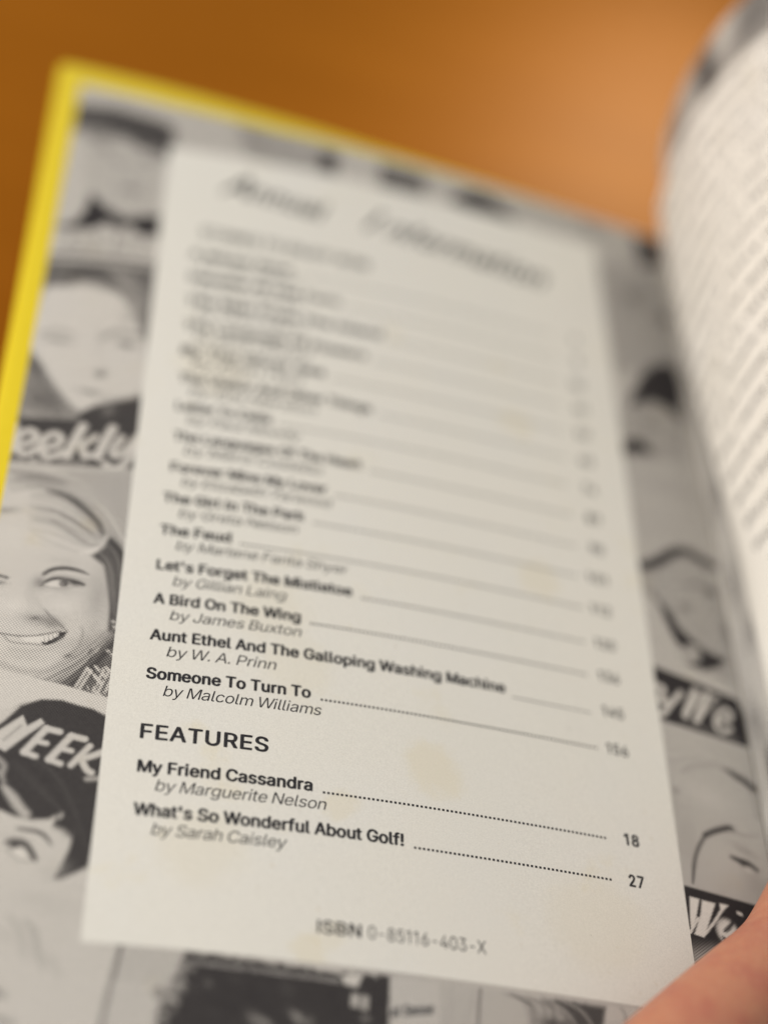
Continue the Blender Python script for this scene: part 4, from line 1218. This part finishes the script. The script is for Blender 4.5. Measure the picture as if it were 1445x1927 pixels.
# the collage flyleaf behind the text page
SEC_L, LEN_L = catmull([(184.2, -3.6), (184.6, -2.5), (184.4, 2), (181.5, 9), (177, 18), (173.2, 30), (170.4, 46), (170.0, 62), (172.0, 80), (178, 97), (190, 115), (208, 131)], 12)
SEC_M, LEN_M = catmull([(184.2, -3.6), (184.8, -2.5), (185.7, 2), (187.2, 9), (189.0, 18), (191.6, 30), (195.4, 46), (200.2, 62), (207, 80), (216, 97), (229, 115), (246, 131)], 12)


def leaf_surface(s, v):
    s = np.asarray(s, float)
    v = np.asarray(v, float)
    k = np.interp(v, [-10, 30, 70, 115, 150, 178, 230, 290, 320], [0, 0.04, .16, .45, .82, 1.05, 1.25, 1.4, 1.45])
    q = at_len(SEC_L, LEN_L, s) * (1 - k[..., None]) + at_len(SEC_M, LEN_M, s) * k[..., None]
    return np.stack([q[..., 0] * S, -v * S, q[..., 1] * S], -1)


def leaf_top(s):
    return np.interp(s, [0, 4, 14, 30, 60, 170], [-16, -18, -27, -34, -36, -36])


ss = np.concatenate([np.arange(0, 30, .3), np.arange(30, 170, 1.0)])
f = np.linspace(0, 1, 520)
Sg, Fg = np.meshgrid(ss, f, indexing='ij')
Vg = leaf_top(Sg) + Fg * (EV1 - leaf_top(Sg))


class LeafPrint(Print):
    def _set(self, cond, a, g):
        self.put(np.nonzero(cond)[0], a, g)


lp = LeafPrint(Sg.ravel(), Vg.ravel(), 160)
lp.t *= 1 + .35 * fbm(lp.u * .07, lp.v * .05)


def lblob(s, v, rs, rv, g, a=.85, ang=0.0, power=1.0):
    ca, sa = math.cos(math.radians(ang)), math.sin(math.radians(ang))
    x = (lp.u - s) * ca + (lp.v - v) * sa
    y = -(lp.u - s) * sa + (lp.v - v) * ca
    w = a * np.exp(-((x / rs) ** 2 + (y / rv) ** 2) ** power)
    lp.t = lp.t * (1 - w) + float(tone(g)) * w


for args in ((22, -20, 5, 9, 110, .8), (31, -26, 5, 9, 175, .9), (42, -26, 6, 12, 36, .95), (55, -28, 6, 10, 170, .9), (70, -24, 6.5, 13, 14, .99), (84, -30, 7, 12, 195, .95), (96, -26, 8, 12, 96, .9),
             (12, -14, 5, 6, 130, .7), (6, 20, 4, 18, 120, .6), (7, 60, 3, 10, 96, .6), (8, 112, 4, 7, 56, .85), (5, 128, 3, 9, 176, .7), (12, 122, 4, 9, 150, .7),
             (8, 150, 3, 8, 150, .7), (12, 166, 5, 8, 84, .8, 30), (5, 178, 3, 5, 170, .7), (4, 196, 3, 6, 96, .6), (9, 190, 4, 9, 178, .8), (15, 205, 6, 12, 190, .9),
             (10, 226, 2.2, 11, 40, .95), (5, 232, 4, 12, 192, .8), (14, 238, 4, 10, 48, .9), (8, 262, 4, 9, 58, .9), (16, 264, 5, 12, 150, .8)):
    lblob(*args)
for q in ((7, 92, 1.6, 16, 34, .8), (4.5, 150, 1.2, 10, 48, .8), (6, 214, 1.5, 9, 36, .9), (9, 246, 2, 7, 30, .9)):
    lblob(*q)
for _ in range(60):
    lblob(random.uniform(20, 165), random.uniform(-30, 310), random.uniform(3, 16), random.uniform(4, 18), random.choice([40, 70, 110, 150, 185, 190]), .8, random.uniform(0, 90), 1.6)
flyleaf = mesh_obj("flyleaf", leaf_surface(Sg, Vg).reshape(-1, 3), grid_faces(*Sg.shape), M_print, book, smooth=True)
at = flyleaf.data.attributes.new("tone", 'FLOAT', 'POINT')
at.data.foreach_set("value", np.clip(lp.t, 0, 1).astype(np.float32))

# the rest of the leaves and the back cover, standing behind the flyleaf


def slab(name, off0, off1, v0, v1, s1, mat, ridges=0):
    """solid between two offsets to the right of the flyleaf"""
    ss = np.linspace(6, s1, 60)
    vv = np.linspace(v0, v1, 60)
    verts, faces = [], []
    for off in (off0, off1):
        Sg, Vg = np.meshgrid(ss, vv, indexing='ij')
        p = leaf_surface(Sg, Vg)
        d = leaf_surface(Sg + .5, Vg) - p
        d = d / (np.linalg.norm(d, axis=-1, keepdims=True) + 1e-12)
        nr = np.stack([d[..., 2], 0 * d[..., 0], -d[..., 0]], -1)
        verts.append((p + nr * off * S).reshape(-1, 3))
    n = len(verts[0])
    g = grid_faces(60, 60)
    faces = [tuple(q) for q in g] + [tuple(q[::-1] + n) for q in g]
    idx = np.arange(n).reshape(60, 60)
    for edge in (idx[:, 0], idx[:, -1][::-1], idx[0, :][::-1], idx[-1, :]):
        for a_, b_ in zip(edge[:-1], edge[1:]): faces.append((b_, a_, a_ + n, b_ + n))
    return mesh_obj(name, np.concatenate(verts), faces, mat, book, smooth=False)


slab("page_block", 1.2, 15.0, 0, 306, 150, M_edge)
slab("back_cover", 15.6, 19.2, -10, 322, 158, M_yellow)
# rounded spine joining the two boards
sp_v, sp_f = [], []
arc = [(183.5, -4.2), (186, -8), (191, -10.5), (197, -10), (202, -6), (204.5, 0.5), (206.5, 6)]
arc, _ = catmull(arc, 5)
nrm = np.gradient(arc, axis=0)
nrm = np.stack([nrm[:, 1], -nrm[:, 0]], -1)
nrm /= np.linalg.norm(nrm, axis=1, keepdims=True)
vv = np.linspace(-14, 322, 40)
lay = []
for off in (0, 2.2):
    q = arc + nrm * -off
    A, Vg = np.meshgrid(np.arange(len(arc)), vv, indexing='ij')
    lay.append(np.stack([q[A, 0] * S, -Vg * S, (q[A, 1] - 3.6) * S], -1).reshape(-1, 3))
n = len(lay[0])
g = grid_faces(len(arc), 40)
idx = np.arange(n).reshape(len(arc), 40)
fs = [tuple(q) for q in g] + [tuple(q[::-1] + n) for q in g]
for edge in (idx[:, 0], idx[:, -1][::-1], idx[0, :][::-1], idx[-1, :]):
    for a_, b_ in zip(edge[:-1], edge[1:]): fs.append((b_, a_, a_ + n, b_ + n))
mesh_obj("spine", np.concatenate(lay), fs, M_yellow, book, smooth=True)

# ------------------------------------------------------------------ the hand
def to_w(u, v, z):
    return Vector((u * S, -v * S, z * S))


def skinned(name, joints, edges, radii, mat, sub=2, root=0):
    me = bpy.data.meshes.new(name)
    me.from_pydata([to_w(*j) for j in joints], edges, [])
    o = bpy.data.objects.new(name, me)
    col.objects.link(o)
    md = o.modifiers.new("skin", 'SKIN')
    md.use_smooth_shade = True
    md.branch_smoothing = 0.6
    for i, r in enumerate(radii):
        rr = (r, r) if not isinstance(r, tuple) else r
        me.skin_vertices[0].data[i].radius = (rr[0] * S, rr[1] * S)
        me.skin_vertices[0].data[i].use_root = (i == root)
    ss_ = o.modifiers.new("sub", 'SUBSURF')
    ss_.levels = ss_.render_levels = sub
    dg = bpy.context.evaluated_depsgraph_get()
    dg.update()
    m2 = bpy.data.meshes.new_from_object(o.evaluated_get(dg))
    o.modifiers.clear()
    o.data = m2
    bpy.data.meshes.remove(me)
    m2.name = name
    m2.materials.clear()
    m2.materials.append(mat)
    m2.polygons.foreach_set("use_smooth", np.ones(len(m2.polygons), bool))
    return o


J = [(-110, 690, -44), (52, 420, -52), (78, 385, -40), (100, 362, -34),           # forearm, wrist, palm
     (94, 366, -14), (113, 329, 6), (136.5, 306, 13.5), (153, 292, 12.5), (164, 282, 12.5), (170.5, 275, 11.5), (177, 267, 11), (187, 252, 9.5), (193, 241, 9),  # thumb
     (98, 345, -36), (84, 318, -34), (80, 292, -26), (84, 276, -20),            # index under the cover
     (112, 346, -38), (108, 312, -36), (108, 280, -27), (111, 262, -20),
     (124, 350, -38), (130, 318, -36), (134, 290, -27), (137, 273, -20),
     (134, 358, -36), (148, 332, -34), (156, 311, -26), (160, 298, -20)]
E_ = [(0, 1), (1, 2), (2, 3), (2, 4), (4, 5), (5, 6), (6, 7), (7, 8), (8, 9), (9, 10), (10, 11), (11, 12),
      (3, 13), (13, 14), (14, 15), (15, 16), (3, 17), (17, 18), (18, 19), (19, 20),
      (3, 21), (21, 22), (22, 23), (23, 24), (3, 25), (25, 26), (26, 27), (27, 28)]
RR = [44, 30, 31, 27, 17, 14, 13.2, 13.0, 12.2, 10.6, 10.9, 10.8, 7.6,
      10.5, 9.6, 8.6, 6.2, 10.8, 9.8, 8.8, 6.3, 10.2, 9.3, 8.3, 6, 9, 8, 7.2, 5.5]
hand = skinned("hand", J, E_, RR, M_skin, 3, 2)
tag(hand, "blurred bare thumb and hand pressing the book open at its lower right corner", "hand")
# thumbnail on the upper side of the thumb tip
nu_, nv_ = 9, 9
c0, c1 = np.array([184, 256, 20.3]), np.array([191.5, 244, 17.5])
ax = (c1 - c0) / np.linalg.norm(c1 - c0)
side = np.cross(ax, [0, 0, 1.0]); side /= np.linalg.norm(side)
upv = np.cross(side, ax)
nv = []
for a_ in np.linspace(0, 1, nu_):
    for b_ in np.linspace(-1, 1, nv_):
        w = 6.0 * math.sqrt(max(0.05, 1 - (2 * a_ - 1) ** 6))
        q = c0 + (c1 - c0) * a_ + side * b_ * w + upv * (-2.6 * b_ * b_ + .4)
        nv.append(to_w(*q))
nail = mesh_obj("thumbnail", np.array(nv), grid_faces(nu_, nv_), mat_nail(), hand, smooth=True)
nail.modifiers.new("thickness", 'SOLIDIFY').thickness = 0.0005
